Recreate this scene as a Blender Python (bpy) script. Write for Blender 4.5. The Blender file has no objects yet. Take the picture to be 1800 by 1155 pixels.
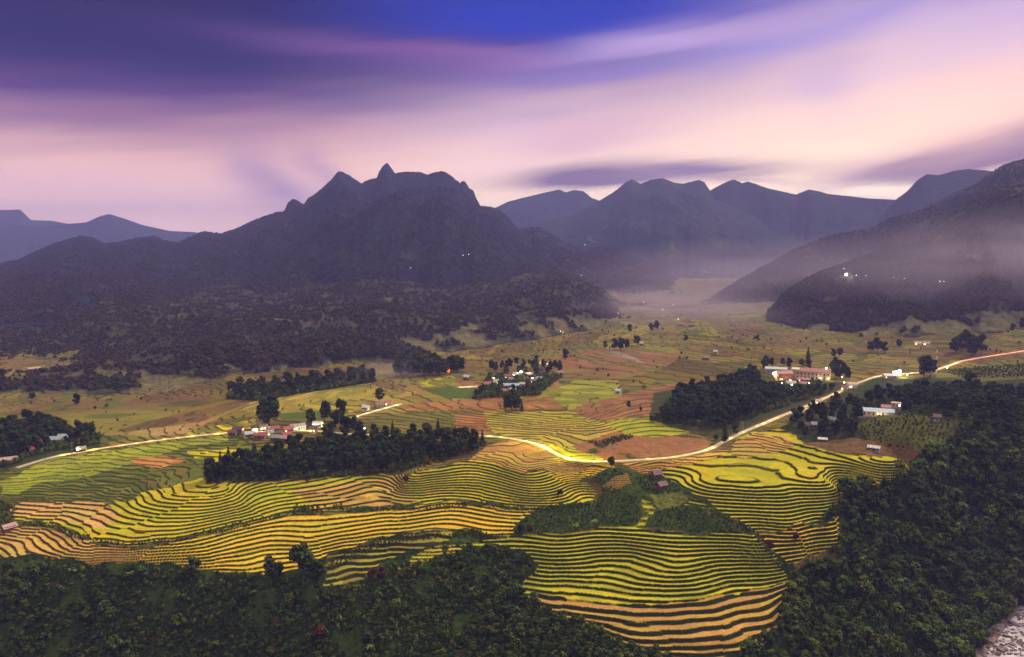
import bpy, math, random
import numpy as np
from mathutils import Vector
random.seed(7); rng = np.random.default_rng(7)
S = bpy.context.scene
COL = S.collection
PI = math.pi
# ------------------------------------------------------------------ camera
W0, H0, FPX = 1800.0, 1155.0, 1413.0
CAMZ = 120.0
PITCH = math.radians(5.56)
cam = bpy.data.objects.new("camera", bpy.data.cameras.new("camera")); COL.objects.link(cam)
cam.data.sensor_width = 36.0; cam.data.lens = 36.0*FPX/W0
cam.location = (0, 0, CAMZ); cam.rotation_euler = (PI/2-PITCH, 0, 0)
cam.data.clip_start = 0.5; cam.data.clip_end = 60000
S.camera = cam
S.view_settings.view_transform = 'Standard'; S.view_settings.look = 'None'
S.view_settings.gamma = 1.0; S.view_settings.exposure = 0.3
S.cycles.use_denoising = True
S.cycles.volume_bounces = 1; S.cycles.max_bounces = 5; S.cycles.diffuse_bounces = 2
S.cycles.use_light_tree = True
try:
    S.cycles.use_adaptive_sampling = True; S.cycles.adaptive_threshold = 0.02
except Exception: pass

def ray(u, v):
    dx, dy, dz = (u-W0/2), FPX, -(v-H0/2)
    c, s = math.cos(PITCH), math.sin(PITCH)
    return dx, dy*c+dz*s, -dy*s+dz*c
def azel(u, v):
    x, y, z = ray(u, v); h = math.hypot(x, y)
    return math.atan2(x, y), math.atan2(z, h)
def onplane(u, v, z):
    x, y, d = ray(u, v); t = (z-CAMZ)/d
    return x*t, y*t

# ------------------------------------------------------------------ world (dusk sky, built on directions)
SUN_EL, SUN_AZ = math.radians(38), math.radians(50)
world = bpy.data.worlds.new("World"); S.world = world; world.use_nodes = True
nt = world.node_tree; nt.nodes.clear(); N = nt.nodes; L = nt.links
def wmath(op, a, b=None, c=None):
    n = N.new('ShaderNodeMath'); n.operation = op
    for i, k in enumerate((a, b, c)):
        if k is None: continue
        if isinstance(k, (int, float)): n.inputs[i].default_value = k
        else: L.new(k, n.inputs[i])
    return n.outputs[0]
tc = N.new('ShaderNodeTexCoord'); sep = N.new('ShaderNodeSeparateXYZ'); L.new(tc.outputs['Generated'], sep.inputs[0])
wx, wy, wz = sep.outputs
az_ = wmath('ARCTAN2', wx, wy); el_ = wmath('ARCSINE', wz)
comb = N.new('ShaderNodeCombineXYZ'); L.new(wmath('MULTIPLY', az_, 1.6), comb.inputs[0]); L.new(wmath('MULTIPLY', el_, 9.0), comb.inputs[1])
n1 = N.new('ShaderNodeTexNoise'); n1.inputs['Scale'].default_value = 1.3; n1.inputs['Detail'].default_value = 3; L.new(comb.outputs[0], n1.inputs['Vector'])
comb2 = N.new('ShaderNodeCombineXYZ'); L.new(wmath('MULTIPLY', az_, 2.2), comb2.inputs[0]); L.new(wmath('MULTIPLY', wmath('ADD', el_, wmath('MULTIPLY', az_, -0.12)), 26.0), comb2.inputs[1]); comb2.inputs[2].default_value = 5.0
n2 = N.new('ShaderNodeTexNoise'); n2.inputs['Scale'].default_value = 1.2; n2.inputs['Detail'].default_value = 4; L.new(comb2.outputs[0], n2.inputs['Vector'])
warp = wmath('MULTIPLY', wmath('SUBTRACT', n1.outputs[0], 0.5), 0.09)
warp2 = wmath('MULTIPLY', wmath('SUBTRACT', n2.outputs[0], 0.5), 0.035)
elw = wmath('ADD', wmath('ADD', el_, warp), warp2)
azw = wmath('ADD', az_, wmath('MULTIPLY', warp, 2.0))
def srgb(r, g, b):
    f = lambda c: (c/255/12.92) if c/255 <= 0.04045 else ((c/255+0.055)/1.055)**2.4
    return (f(r), f(g), f(b), 1.0)
def wramp(fac, stops):
    n = N.new('ShaderNodeValToRGB'); cr = n.color_ramp
    while len(cr.elements) < len(stops): cr.elements.new(0.5)
    for e, (p, c) in zip(cr.elements, stops): e.position = p; e.color = c
    L.new(fac, n.inputs[0]); return n.outputs[0]
def wmix(fac, a, b):
    n = N.new('ShaderNodeMix'); n.data_type = 'RGBA'
    for s_, k in ((n.inputs[0], fac), (n.inputs[6], a), (n.inputs[7], b)):
        if isinstance(k, (int, float, tuple)): s_.default_value = k
        else: L.new(k, s_)
    return n.outputs[2]
def vpos(v): return (azel(900, v)[1]+0.1)/0.6      # ramp position of a height in the sky
fe = wmath('DIVIDE', wmath('ADD', elw, 0.1), 0.6)
left = wramp(fe, [(0.0, srgb(192,160,148)), (vpos(400), srgb(222,182,160)), (vpos(300), srgb(212,166,154)), (vpos(235), srgb(166,122,132)),
                  (vpos(185), srgb(82,52,108)), (vpos(110), srgb(10,2,74)), (vpos(10), srgb(0,0,78)), (0.75, srgb(70,70,120)), (1.0, srgb(140,130,150))])
mid = wramp(fe, [(0.0, srgb(215,185,155)), (vpos(400), srgb(255,226,182)), (vpos(310), srgb(236,200,178)), (vpos(220), srgb(204,172,178)),
                 (vpos(150), srgb(146,120,160)), (vpos(95), srgb(66,50,140)), (vpos(20), srgb(0,36,170)), (0.75, srgb(80,90,150)), (1.0, srgb(150,145,165))])
right = wramp(fe, [(0.0, srgb(218,188,155)), (vpos(350), srgb(255,228,186)), (vpos(260), srgb(244,208,180)), (vpos(170), srgb(230,194,190)),
                   (vpos(80), srgb(206,178,212)), (vpos(0), srgb(176,150,208)), (0.75, srgb(150,140,180)), (1.0, srgb(160,150,170))])
mrL = N.new('ShaderNodeMapRange'); mrL.interpolation_type = 'SMOOTHSTEP'; L.new(azw, mrL.inputs[0])
mrL.inputs[1].default_value = azel(350, 200)[0]; mrL.inputs[2].default_value = azel(1000, 200)[0]
mrR = N.new('ShaderNodeMapRange'); mrR.interpolation_type = 'SMOOTHSTEP'; L.new(azw, mrR.inputs[0])
mrR.inputs[1].default_value = azel(950, 200)[0]; mrR.inputs[2].default_value = azel(1600, 200)[0]
sky = wmix(mrR.outputs[0], wmix(mrL.outputs[0], left, mid), right)
def blob(u, v, su, sv, rot, col, amt):
    """soft streak of cloud: centre and half-widths in the photograph's pixels, turned into directions"""
    global sky
    a0, e0 = azel(u, v); k = 1/FPX
    da = wmath('SUBTRACT', azw, a0); de = wmath('SUBTRACT', wmath('ADD', el_, warp2), e0)
    c, s = math.cos(math.radians(rot)), math.sin(math.radians(rot))
    p = wmath('ADD', wmath('MULTIPLY', da, c/(su*k)), wmath('MULTIPLY', de, s/(su*k)))
    q = wmath('ADD', wmath('MULTIPLY', da, -s/(sv*k)), wmath('MULTIPLY', de, c/(sv*k)))
    d2 = wmath('ADD', wmath('MULTIPLY', p, p), wmath('MULTIPLY', q, q))
    g = wmath('MULTIPLY', wmath('EXPONENT', wmath('MULTIPLY', d2, -1.0)), amt)
    mod = wmath('ADD', 0.55, wmath('MULTIPLY', n2.outputs[0], 1.3))
    sky = wmix(wmath('MINIMUM', wmath('MULTIPLY', g, mod), 1.0), sky, srgb(*col))
for b in [(980,15,330,55,3,(8,52,182),0.9), (640,85,260,22,-3,(128,84,150),0.75), (820,98,130,12,-2,(150,98,160),0.5), (1180,68,210,20,6,(196,168,214),0.6),
          (1290,92,150,14,4,(120,120,200),0.35), (1460,45,170,20,15,(150,140,215),0.45), (1080,130,180,16,2,(128,116,186),0.5), (150,60,420,70,0,(10,8,84),0.75), (40,215,300,45,3,(92,62,112),0.55),
          (250,350,330,45,0,(206,170,172),0.5), (480,320,90,40,-35,(150,122,146),0.7), (560,290,60,22,-40,(156,124,148),0.5),
          (1650,285,230,34,17,(84,62,96),1.3), (1790,250,160,26,16,(112,82,112),1.1), (1560,312,120,18,24,(84,66,100),1.0), (1500,300,80,18,28,(236,196,184),0.3),
          (1060,312,170,19,1,(104,86,110),1.1), (1230,298,150,14,0,(128,106,126),0.9), (1340,318,60,7,-8,(138,112,134),0.5), (860,300,120,18,8,(226,192,186),0.4),
          (1040,235,110,32,8,(200,156,168),0.5), (1440,130,70,60,-50,(186,160,196),0.4), (1700,200,160,60,25,(244,196,180),0.45), (1560,340,90,14,0,(255,232,200),1.0),
          (1330,345,200,20,0,(255,224,190),0.7), (780,380,160,26,0,(252,218,186),0.8), (340,395,70,18,0,(226,188,176),0.6)]:
    blob(*b)
nish = N.new('ShaderNodeTexSky'); nish.sky_type = 'NISHITA'; nish.sun_disc = False
nish.sun_elevation = math.radians(3); nish.sun_rotation = SUN_AZ
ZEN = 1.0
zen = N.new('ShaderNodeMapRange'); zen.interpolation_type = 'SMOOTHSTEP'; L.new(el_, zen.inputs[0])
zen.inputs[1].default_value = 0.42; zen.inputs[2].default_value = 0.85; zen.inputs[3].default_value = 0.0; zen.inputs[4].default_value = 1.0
sky = wmix(zen.outputs[0], sky, (1.38, 1.14, 0.88, 1.0))      # unseen overhead glow, added to brighten the ground
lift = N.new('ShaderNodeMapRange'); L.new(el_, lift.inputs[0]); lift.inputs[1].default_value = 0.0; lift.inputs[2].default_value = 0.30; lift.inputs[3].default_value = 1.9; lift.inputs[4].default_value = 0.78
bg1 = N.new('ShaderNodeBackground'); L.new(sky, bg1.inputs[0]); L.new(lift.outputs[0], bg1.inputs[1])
bg2 = N.new('ShaderNodeBackground'); L.new(nish.outputs[0], bg2.inputs[0]); bg2.inputs[1].default_value = 0.002
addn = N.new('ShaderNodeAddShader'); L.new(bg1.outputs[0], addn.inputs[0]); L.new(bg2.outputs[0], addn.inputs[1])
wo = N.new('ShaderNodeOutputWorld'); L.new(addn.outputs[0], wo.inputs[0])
# ------------------------------------------------------------------ sun (after-glow from beyond the right-hand ridge)
sl = bpy.data.lights.new("sun", 'SUN'); sun = bpy.data.objects.new("sun", sl); COL.objects.link(sun)
sl.energy = 3.2; sl.angle = math.radians(11); sl.color = (1.0, 0.85, 0.66)
d_ = Vector((math.cos(SUN_EL)*math.sin(SUN_AZ), math.cos(SUN_EL)*math.cos(SUN_AZ), math.sin(SUN_EL)))
sun.rotation_euler = d_.to_track_quat('Z', 'Y').to_euler()

# ------------------------------------------------------------------ noise
_perm = rng.permutation(256); _perm = np.concatenate([_perm, _perm]).astype(np.int32)
_g = np.stack([np.cos(np.arange(256)*2*PI/256*37), np.sin(np.arange(256)*2*PI/256*37)], 1).astype(np.float32)
def pn(x, y, seed=0):
    x = np.asarray(x, np.float32)+seed*17.31; y = np.asarray(y, np.float32)+seed*9.17
    xi = np.floor(x).astype(np.int32); yi = np.floor(y).astype(np.int32); xf = x-xi; yf = y-yi
    u = xf*xf*xf*(xf*(xf*6-15)+10); w = yf*yf*yf*(yf*(yf*6-15)+10)
    def g(i, j, a, b):
        h = _g[_perm[_perm[i & 255]+(j & 255)]]; return h[..., 0]*a+h[..., 1]*b
    a = g(xi, yi, xf, yf); b = g(xi+1, yi, xf-1, yf); c = g(xi, yi+1, xf, yf-1); d = g(xi+1, yi+1, xf-1, yf-1)
    return ((a+(b-a)*u)*(1-w)+(c+(d-c)*u)*w)*1.5
def fbm(x, y, o=4, seed=0, ridged=False):
    r = 0; a = 1.0; s = 0
    for k in range(o):
        n = pn(x*2**k, y*2**k, seed+k*3)
        if ridged: n = 1-2*np.abs(n)
        r = r+n*a; s += a; a *= 0.5
    return r/s
def hsh(i, seed=0):
    i = np.asarray(i).astype(np.int64); i = (i*73856093+seed*19349663+1013904223) & 0x7fffffff
    i = ((i >> 13) ^ i)*1274126177 & 0x7fffffff
    return ((i >> 7) & 0xffff)/65535.0
def sstep(a, b, x):
    t = np.clip((x-a)/(b-a), 0, 1); return t*t*(3-2*t)

# ------------------------------------------------------------------ materials
def new_mat(name):
    m = bpy.data.materials.new(name); m.use_nodes = True
    nt = m.node_tree; b = nt.nodes['Principled BSDF']; return m, nt, b
def attr_mat(name, nscale=0.8, namp=0.35, bump=0.0, bscale=1.0, rough=0.95, attr='albedo'):
    """surface whose own colour is in the mesh; fine grain and relief from noise"""
    m, nt, b = new_mat(name); n = nt.nodes; l = nt.links
    a = n.new('ShaderNodeAttribute'); a.attribute_name = attr
    t = n.new('ShaderNodeTexCoord')
    no = n.new('ShaderNodeTexNoise'); no.inputs['Scale'].default_value = nscale; no.inputs['Detail'].default_value = 5; l.new(t.outputs['Object'], no.inputs['Vector'])
    mr = n.new('ShaderNodeMapRange'); mr.inputs[1].default_value = 0.25; mr.inputs[2].default_value = 0.75
    mr.inputs[3].default_value = 1-namp; mr.inputs[4].default_value = 1+namp; l.new(no.outputs[0], mr.inputs[0])
    mx = n.new('ShaderNodeVectorMath'); mx.operation = 'SCALE'; l.new(a.outputs['Color'], mx.inputs[0]); l.new(mr.outputs[0], mx.inputs['Scale'])
    l.new(mx.outputs[0], b.inputs['Base Color']); b.inputs['Roughness'].default_value = rough; b.inputs['Specular IOR Level'].default_value = 0.02
    if bump:
        n2 = n.new('ShaderNodeTexNoise'); n2.inputs['Scale'].default_value = bscale; n2.inputs['Detail'].default_value = 4; l.new(t.outputs['Object'], n2.inputs['Vector'])
        bp = n.new('ShaderNodeBump'); bp.inputs['Distance'].default_value = bump; bp.inputs['Strength'].default_value = 1.0
        l.new(n2.outputs[0], bp.inputs['Height']); l.new(bp.outputs[0], b.inputs['Normal'])
    return m
def flat_mat(name, col, rough=0.8, namp=0.2, nscale=1.5, spec=0.3, rnd=0.0, metal=0.0):
    m, nt, b = new_mat(name); n = nt.nodes; l = nt.links
    t = n.new('ShaderNodeTexCoord'); no = n.new('ShaderNodeTexNoise'); no.inputs['Scale'].default_value = nscale; no.inputs['Detail'].default_value = 4
    l.new(t.outputs['Object'], no.inputs['Vector'])
    mr = n.new('ShaderNodeMapRange'); mr.inputs[1].default_value = 0.25; mr.inputs[2].default_value = 0.75; mr.inputs[3].default_value = 1-namp; mr.inputs[4].default_value = 1+namp
    l.new(no.outputs[0], mr.inputs[0]); out = mr.outputs[0]
    if rnd:
        oi = n.new('ShaderNodeObjectInfo'); m2 = n.new('ShaderNodeMapRange'); m2.inputs[3].default_value = 1-rnd; m2.inputs[4].default_value = 1+rnd
        l.new(oi.outputs['Random'], m2.inputs[0]); mu = n.new('ShaderNodeMath'); mu.operation = 'MULTIPLY'; l.new(out, mu.inputs[0]); l.new(m2.outputs[0], mu.inputs[1]); out = mu.outputs[0]
    mx = n.new('ShaderNodeVectorMath'); mx.operation = 'SCALE'; mx.inputs[0].default_value = col; l.new(out, mx.inputs['Scale'])
    l.new(mx.outputs[0], b.inputs['Base Color']); b.inputs['Roughness'].default_value = rough; b.inputs['Specular IOR Level'].default_value = spec; b.inputs['Metallic'].default_value = metal
    return m
def emit_mat(name, col, s):
    m, nt, b = new_mat(name); b.inputs['Base Color'].default_value = (*col, 1)
    b.inputs['Emission Color'].default_value = (*col, 1); b.inputs['Emission Strength'].default_value = s; return m

# ------------------------------------------------------------------ mesh helpers
def np_mesh(name, V, F, mats, attrs=None, smooth=True, fmat=None):
    me = bpy.data.meshes.new(name); V = np.asarray(V, np.float32); F = np.asarray(F, np.int32)
    k = F.shape[1]
    me.vertices.add(len(V)); me.vertices.foreach_set('co', V.ravel())
    me.loops.add(F.size); me.loops.foreach_set('vertex_index', F.ravel())
    me.polygons.add(len(F)); me.polygons.foreach_set('loop_start', np.arange(0, F.size, k, dtype=np.int32))
    me.polygons.foreach_set('loop_total', np.full(len(F), k, np.int32))
    if fmat is not None: me.polygons.foreach_set('material_index', fmat.astype(np.int32))
    me.polygons.foreach_set('use_smooth', np.full(len(F), smooth))
    for nm, arr in (attrs or {}).items():
        at = me.attributes.new(nm, 'FLOAT_COLOR', 'POINT'); c = np.ones((len(V), 4), np.float32); c[:, :3] = arr; at.data.foreach_set('color', c.ravel())
    for m in (mats if isinstance(mats, (list, tuple)) else [mats]): me.materials.append(m)
    me.update(calc_edges=True); me.validate(); return me
def link(name, me, parent=None, loc=None, rotz=0):
    o = bpy.data.objects.new(name, me); COL.objects.link(o)
    if parent: o.parent = parent
    if loc is not None: o.location = loc
    if rotz: o.rotation_euler.z = rotz
    return o
def tag(o, label=None, cat=None, group=None, kind=None):
    if label: o['label'] = label
    if cat: o['category'] = cat
    if group: o['group'] = group
    if kind: o['kind'] = kind
    return o
def thing(name, label, cat, loc, rotz=0, group=None):
    o = bpy.data.objects.new(name, None); COL.objects.link(o); o.location = loc; o.rotation_euler.z = rotz
    o.empty_display_size = 0.5
    return tag(o, label, cat, group)
class MB:
    def __init__(s): s.v = []; s.f = []
    def box(s, x0, x1, y0, y1, z0, z1):
        b = len(s.v); s.v += [(x0,y0,z0),(x1,y0,z0),(x1,y1,z0),(x0,y1,z0),(x0,y0,z1),(x1,y0,z1),(x1,y1,z1),(x0,y1,z1)]
        s.f += [tuple(b+i for i in q) for q in ((0,3,2,1),(4,5,6,7),(0,1,5,4),(1,2,6,5),(2,3,7,6),(3,0,4,7))]; return s
    def poly(s, pts): b = len(s.v); s.v += pts; s.f.append(tuple(range(b, b+len(pts)))); return s
    def tube(s, p, q, r0, r1, n=6):
        p, q = Vector(p), Vector(q); d = (q-p).normalized(); a = d.orthogonal().normalized(); c = d.cross(a); b = len(s.v)
        for o, r in ((p, r0), (q, r1)):
            for i in range(n):
                t = 2*PI*i/n; w = o+(a*math.cos(t)+c*math.sin(t))*r; s.v.append(tuple(w))
        for i in range(n): s.f.append((b+i, b+(i+1) % n, b+n+(i+1) % n, b+n+i))
        s.f.append(tuple(b+n-1-i for i in range(n))); s.f.append(tuple(b+n+i for i in range(n))); return s
    def slab(s, pts, th):
        """sloping sheet of thickness th through four corners"""
        b = len(s.v); s.v += pts+[(x, y, z-th) for x, y, z in pts]
        s.f += [(b,b+1,b+2,b+3),(b+7,b+6,b+5,b+4)]+[(b+i, b+4+i, b+4+(i+1) % 4, b+(i+1) % 4) for i in range(4)]; return s
    def mesh(s, name, m, smooth=False):
        me = bpy.data.meshes.new(name); me.from_pydata(s.v, [], s.f); me.materials.append(m)
        if smooth: me.polygons.foreach_set('use_smooth', [True]*len(me.polygons))
        me.update(); return me
    def build(s, name, m, parent=None, smooth=False): return link(name, s.mesh(name, m, smooth), parent)

# ------------------------------------------------------------------ the lie of the land: level lines traced on the ground
CT = []
def lv(z, pts, k=1):
    for (u, v) in pts: CT.append((*onplane(u, v, z), z))
def tr(z0, st, rows):
    for n, pts in rows.items(): lv(z0-st*n, pts)
P1Z, P1S = -31.0, 1.35
tr(P1Z, P1S, {0:[(1100,930),(1130,927),(1169,935),(1255,939),(1322,937)],
 2:[(1036,943),(1088,943),(1120,948),(1169,951),(1255,952),(1331,946)],
 4:[(902,952),(915,960),(967,965),(1053,960),(1134,961),(1169,966),(1255,966),(1342,961)],
 7:[(942,982),(1053,976),(1111,977),(1149,989),(1192,1000),(1255,989),(1313,984),(1365,984)],
 9:[(949,1001),(1020,1001),(1082,1001),(1125,1013),(1163,1018),(1212,1017),(1284,1004),(1371,1000)],
 12:[(929,1019),(995,1024),(1068,1031),(1111,1041),(1154,1042),(1206,1041),(1284,1024),(1382,1014)],
 14:[(906,1044),(967,1053),(1068,1066),(1169,1070),(1241,1065),(1313,1047),(1382,1030)],
 16:[(952,1073),(1019,1082),(1082,1088),(1169,1094),(1241,1089),(1299,1076),(1365,1059)],
 18:[(1094,1118),(1169,1125),(1241,1120),(1313,1105),(1368,1092)], 20:[(1130,1144),(1178,1147),(1241,1148),(1305,1140)]})
tr(-27.0, 0.85, {1:[(350,947),(417,930),(483,914),(519,910),(572,908),(640,905),(700,899),(750,893),(800,888),(860,896),(930,902)],
 4:[(350,962),(417,944),(472,933),(517,933),(561,935),(617,924),(672,916),(750,909),(790,905),(850,914),(915,920)],
 7:[(350,978),(400,971),(450,962),(520,957),(570,955),(617,945),(660,936),(697,934),(760,925),(813,929),(858,938),(902,941)],
 10:[(350,992),(400,985),(460,975),(520,972),(570,966),(610,957)], 12:[(350,1001),(420,1002),(480,990),(540,984),(590,972)]})
tr(-28.0, 0.75, {1:[(33,927),(89,927),(133,942),(178,958),(255,962)], 3:[(33,931),(78,938),(100,953),(155,969),(240,970)],
 5:[(17,939),(44,943),(58,953),(73,967),(111,978),(155,981),(200,978)], 8:[(0,960),(13,966),(24,980)]})
tr(-16.0, 0.75, {0:[(327,857),(333,861),(378,861),(400,859)], 2:[(297,863),(307,871),(333,873),(400,866)],
 4:[(264,866),(273,877),(300,883),(333,884),(400,877)], 5:[(247,868),(256,881),(278,888),(311,890),(400,883)],
 7:[(233,879),(251,894),(289,902),(333,902),(378,897),(440,870),(572,846),(690,838)], 8:[(207,881),(222,890),(244,901),(278,908),(333,909),(390,900)],
 10:[(39,883),(89,886),(156,891),(196,899),(256,914),(300,919),(356,914),(400,905),(512,876),(600,862),(700,857)],
 12:[(22,893),(89,898),(133,903),(178,916),(230,929),(278,934),(340,926),(400,914),(512,886),(600,876),(705,868)],
 14:[(22,908),(67,912),(111,921),(133,934),(167,948),(222,953),(311,945),(387,927),(439,915),(512,898),(600,889),(728,880)]})
tr(-13.5, 0.8, {0:[(833,808),(869,812),(891,822),(920,832),(951,827)], 3:[(720,833),(780,827),(813,820),(858,824),(891,833),(920,840),(958,838),(976,833)],
 7:[(709,849),(780,842),(836,840),(869,844),(902,853),(936,860),(969,856),(991,848)],
 12:[(722,864),(769,860),(813,860),(858,866),(902,874),(947,879),(991,873),(1022,860)],
 15:[(731,882),(813,873),(858,881),(902,888),(947,889),(1013,882),(1047,871)]})
tr(-15.0, 1.1, {0:[(1226,843),(1250,852),(1313,858),(1380,858)], 3:[(1193,842),(1211,857),(1250,868),(1293,870),(1390,868),(1467,862)],
 5:[(1250,878),(1339,882),(1415,879),(1474,876)], 8:[(1278,898),(1339,901),(1415,896),(1459,890)], 12:[(1326,931),(1377,926),(1436,914)]})
lv(-14,[(1349,838),(1390,844),(1467,848),(1543,848),(1600,839),(1280,832),(1240,828)])
lv(-13.4,[(1230,815),(1300,812),(1340,822),(1390,826)]); lv(-11.4,[(1380,795),(1415,806),(1449,824),(1518,826),(1594,820)])
lv(-8.5,[(1415,782),(1467,797),(1543,804),(1589,807)]); lv(-12,[(1300,797),(1340,803),(1010,812),(1130,808)]); lv(-10,[(1270,776),(1330,775)]); lv(-8,[(1380,762),(1395,775)])
lv(-29,[(1336,939),(1398,929),(1477,916)]); lv(-41,[(1380,989),(1410,982)]); lv(-35,[(1474,947)])
lv(-8.5,[(876,753),(958,757),(1013,769),(1058,764),(1089,757)]); lv(-7,[(869,740),(936,747),(1002,751),(1047,751),(1073,744)]); lv(-5,[(856,724),(902,729),(980,736),(1036,738)])
for u, v, z in [(900,770,-10),(950,785,-11),(850,775,-10),(1060,813,-12.5),(1200,802,-12),(1150,780,-11),(1230,790,-11),(1475,688,0),(1350,740,-5),(1400,720,-3),(1300,720,-5),
 (90,803,-16),(300,772,-12.5),(405,760,-10.5),(100,830,-18),(0,850,-19),(300,830,-17),(200,860,-20),(280,808,-15.5),(60,770,-15),(0,760,-15),(250,700,-20),(100,700,-20),(400,700,-16),(250,655,-16),(0,650,-14),(400,650,-13),
 (600,700,-7),(500,705,-9),(480,665,-14),(560,650,-12),(700,690,-6),(540,755,-9.5),(640,728,-8),(690,714,-7),(740,655,-5),(680,640,-9),(850,640,-5),(900,690,-4.5),(960,700,-4),(910,645,-3),(1050,690,-4),(1100,640,-2),(1000,620,-2),(850,610,-6),
 (700,620,-8),(1050,600,0),(1180,570,2),(1250,535,8),(1100,560,1),(1300,545,12),(1400,580,9),(1500,620,5),(1700,590,12),(1790,560,20),(1790,620,8),(1790,690,-2),(1600,660,2),(1680,640,4),(1420,655,0.5),(1340,665,-1),(1540,725,-1.5),
 (1650,745,4),(1580,760,0),(1720,715,2),(1536,790,-8),(1443,775,-9),(1790,740,2),(1640,800,-9),(1700,800,-12),(1790,820,-18),(1160,720,-6),(1250,700,-4),(1120,750,-8.5),(1200,755,-9),
 (1790,930,-50),(1790,1000,-71),(1780,1065,-87),(1795,1120,-90),(1760,1125,-90),(1690,1150,-88),(1600,1000,-62),(1600,1140,-82),(1600,1070,-72),(1450,1040,-57),(1450,1145,-73),(1500,900,-35),(1500,960,-45),(1600,850,-27),(1700,900,-45),(1700,1000,-68),
 (0,1000,-37.5),(150,1005,-37),(300,1015,-40),(450,1030,-42),(600,1040,-44),(150,1150,-65),(0,1150,-65),(300,1150,-66),(450,1150,-66),(600,1150,-66),(750,1150,-67),(900,1150,-68),(900,1060,-53),(750,1060,-53),(780,1000,-43),(860,985,-40),(690,960,-36.5),
 (640,990,-40),(620,1020,-43.5),(700,1000,-42),(760,965,-36.5),(850,948,-34.5),(1050,1150,-62),(1200,915,-28.5),(1070,905,-28),(1150,850,-20),(1155,830,-17),(1130,880,-24),(1250,900,-24),(1060,850,-19),(1090,830,-15),(1000,930,-30.5)]:
    CT.append((*onplane(u, v, z), z))
for x in (-420,-300,-180,-60,60,180,300): CT.append((x, 305 if x < 100 else 300, -90.0))
for x in (-420,-200,0,200,400): CT.append((x, 240, -91.0))
CT.append((300, 400, -90.0)); CT.append((340, 460, -80.0)); CT.append((420, 520, -45.0)); CT.append((430, 400, -70.0)); CT.append((500, 700, 5.0)); CT.append((-420, 420, -40.0)); CT.append((-480, 600, -14.0))
for x, y, z in [(-900,1200,-10),(-400,1300,-8),(0,1500,0),(400,2000,15),(900,1800,40),(1200,1300,40),(-1200,2200,0),(0,2600,12),(1000,2800,40),(700,1300,25),(800,900,18)]: CT.append((x, y, z))
CT = np.array(CT, np.float64)
K = 400.0
def tpsU(d2): return 0.5*d2*np.log(d2+1e-9)
P = CT[:, :2]/K; n = len(P)
A = tpsU(((P[:, None]-P[None])**2).sum(-1))+np.eye(n)*4e-4
Q = np.hstack([np.ones((n, 1)), P]); M = np.vstack([np.hstack([A, Q]), np.hstack([Q.T, np.zeros((3, 3))])])
wsol = np.linalg.solve(M, np.concatenate([CT[:, 2], np.zeros(3)]))
wl = wsol[:n].astype(np.float32); P32 = P.astype(np.float32)
def base_z(x, y):
    x = (np.asarray(x, np.float32)/K).ravel(); y = (np.asarray(y, np.float32)/K).ravel(); out = np.empty(len(x), np.float32)
    for i in range(0, len(x), 40000):
        a = x[i:i+40000, None]-P32[None, :, 0]; b = y[i:i+40000, None]-P32[None, :, 1]; d2 = a*a+b*b+1e-9
        out[i:i+40000] = (0.5*d2*np.log(d2))@wl+wsol[n]+wsol[n+1]*x[i:i+40000]+wsol[n+2]*y[i:i+40000]
    return out
# sheet of ground: rings round the hill the photographer stands on, finer where it is nearer
r_ = [2.0]
def rr(r1, d0, d1):
    while r_[-1] < r1:
        t = (r_[-1]-r0)/(r1-r0); r_.append(r_[-1]+d0+(d1-d0)*t)
r0 = 2; rr(300, 6, 3); r0 = r_[-1]; rr(335, 3, .5); r0 = r_[-1]; rr(560, .38, .42); r0 = r_[-1]; rr(900, .45, 1.6); r0 = r_[-1]; rr(1800, 1.6, 9); r0 = r_[-1]; rr(12000, 12, 400)
R = np.array(r_, np.float32)
AZ = np.radians(np.concatenate([np.linspace(-100, -45, 20)[:-1], np.linspace(-45, -34, 60)[:-1], np.linspace(-34, 34, 1620), np.linspace(34, 45, 60)[1:], np.linspace(45, 100, 20)[1:]])).astype(np.float32)
nR, nA = len(R), len(AZ)
ri = np.arange(0, nR, 2); ri = np.unique(np.append(ri, nR-1)); ai = np.unique(np.append(np.arange(0, nA, 2), nA-1))
Xc = R[ri][:, None]*np.sin(AZ[ai])[None]; Yc = R[ri][:, None]*np.cos(AZ[ai])[None]
Zc = base_z(Xc, Yc).reshape(Xc.shape)
tmp = np.stack([np.interp(np.arange(nA), ai, row) for row in Zc])
Z = np.empty((nR, nA), np.float32)
for j in range(nA): Z[:, j] = np.interp(np.arange(nR), ri, tmp[:, j])
X = R[:, None]*np.sin(AZ)[None]; Y = R[:, None]*np.cos(AZ)[None]
far = sstep(2300, 3500, R)[:, None]
Z = Z*(1-far)+10*far; Z = np.clip(Z, -92, 70)
ynear = np.interp(np.clip(Y, 0, 400), [0, 30, 100, 200, 245, 300], [116, 84, 8, -70, -90, -90]).astype(np.float32)
nb = 1-sstep(235, 300, Y); Z = Z*(1-nb)+ynear*nb
ZB = Z.copy()
def cell(x, y):
    r = np.hypot(x, y); a = np.arctan2(x, y)
    return np.interp(r, R, np.arange(nR)), np.interp(a, AZ, np.arange(nA))
def gz(x, y, G=None):
    G = Z if G is None else G
    i, j = cell(x, y); i0 = np.clip(np.floor(i).astype(int), 0, nR-2); j0 = np.clip(np.floor(j).astype(int), 0, nA-2); fi = i-i0; fj = j-j0
    return (G[i0, j0]*(1-fi)+G[i0+1, j0]*fi)*(1-fj)+(G[i0, j0+1]*(1-fi)+G[i0+1, j0+1]*fi)*fj
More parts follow.
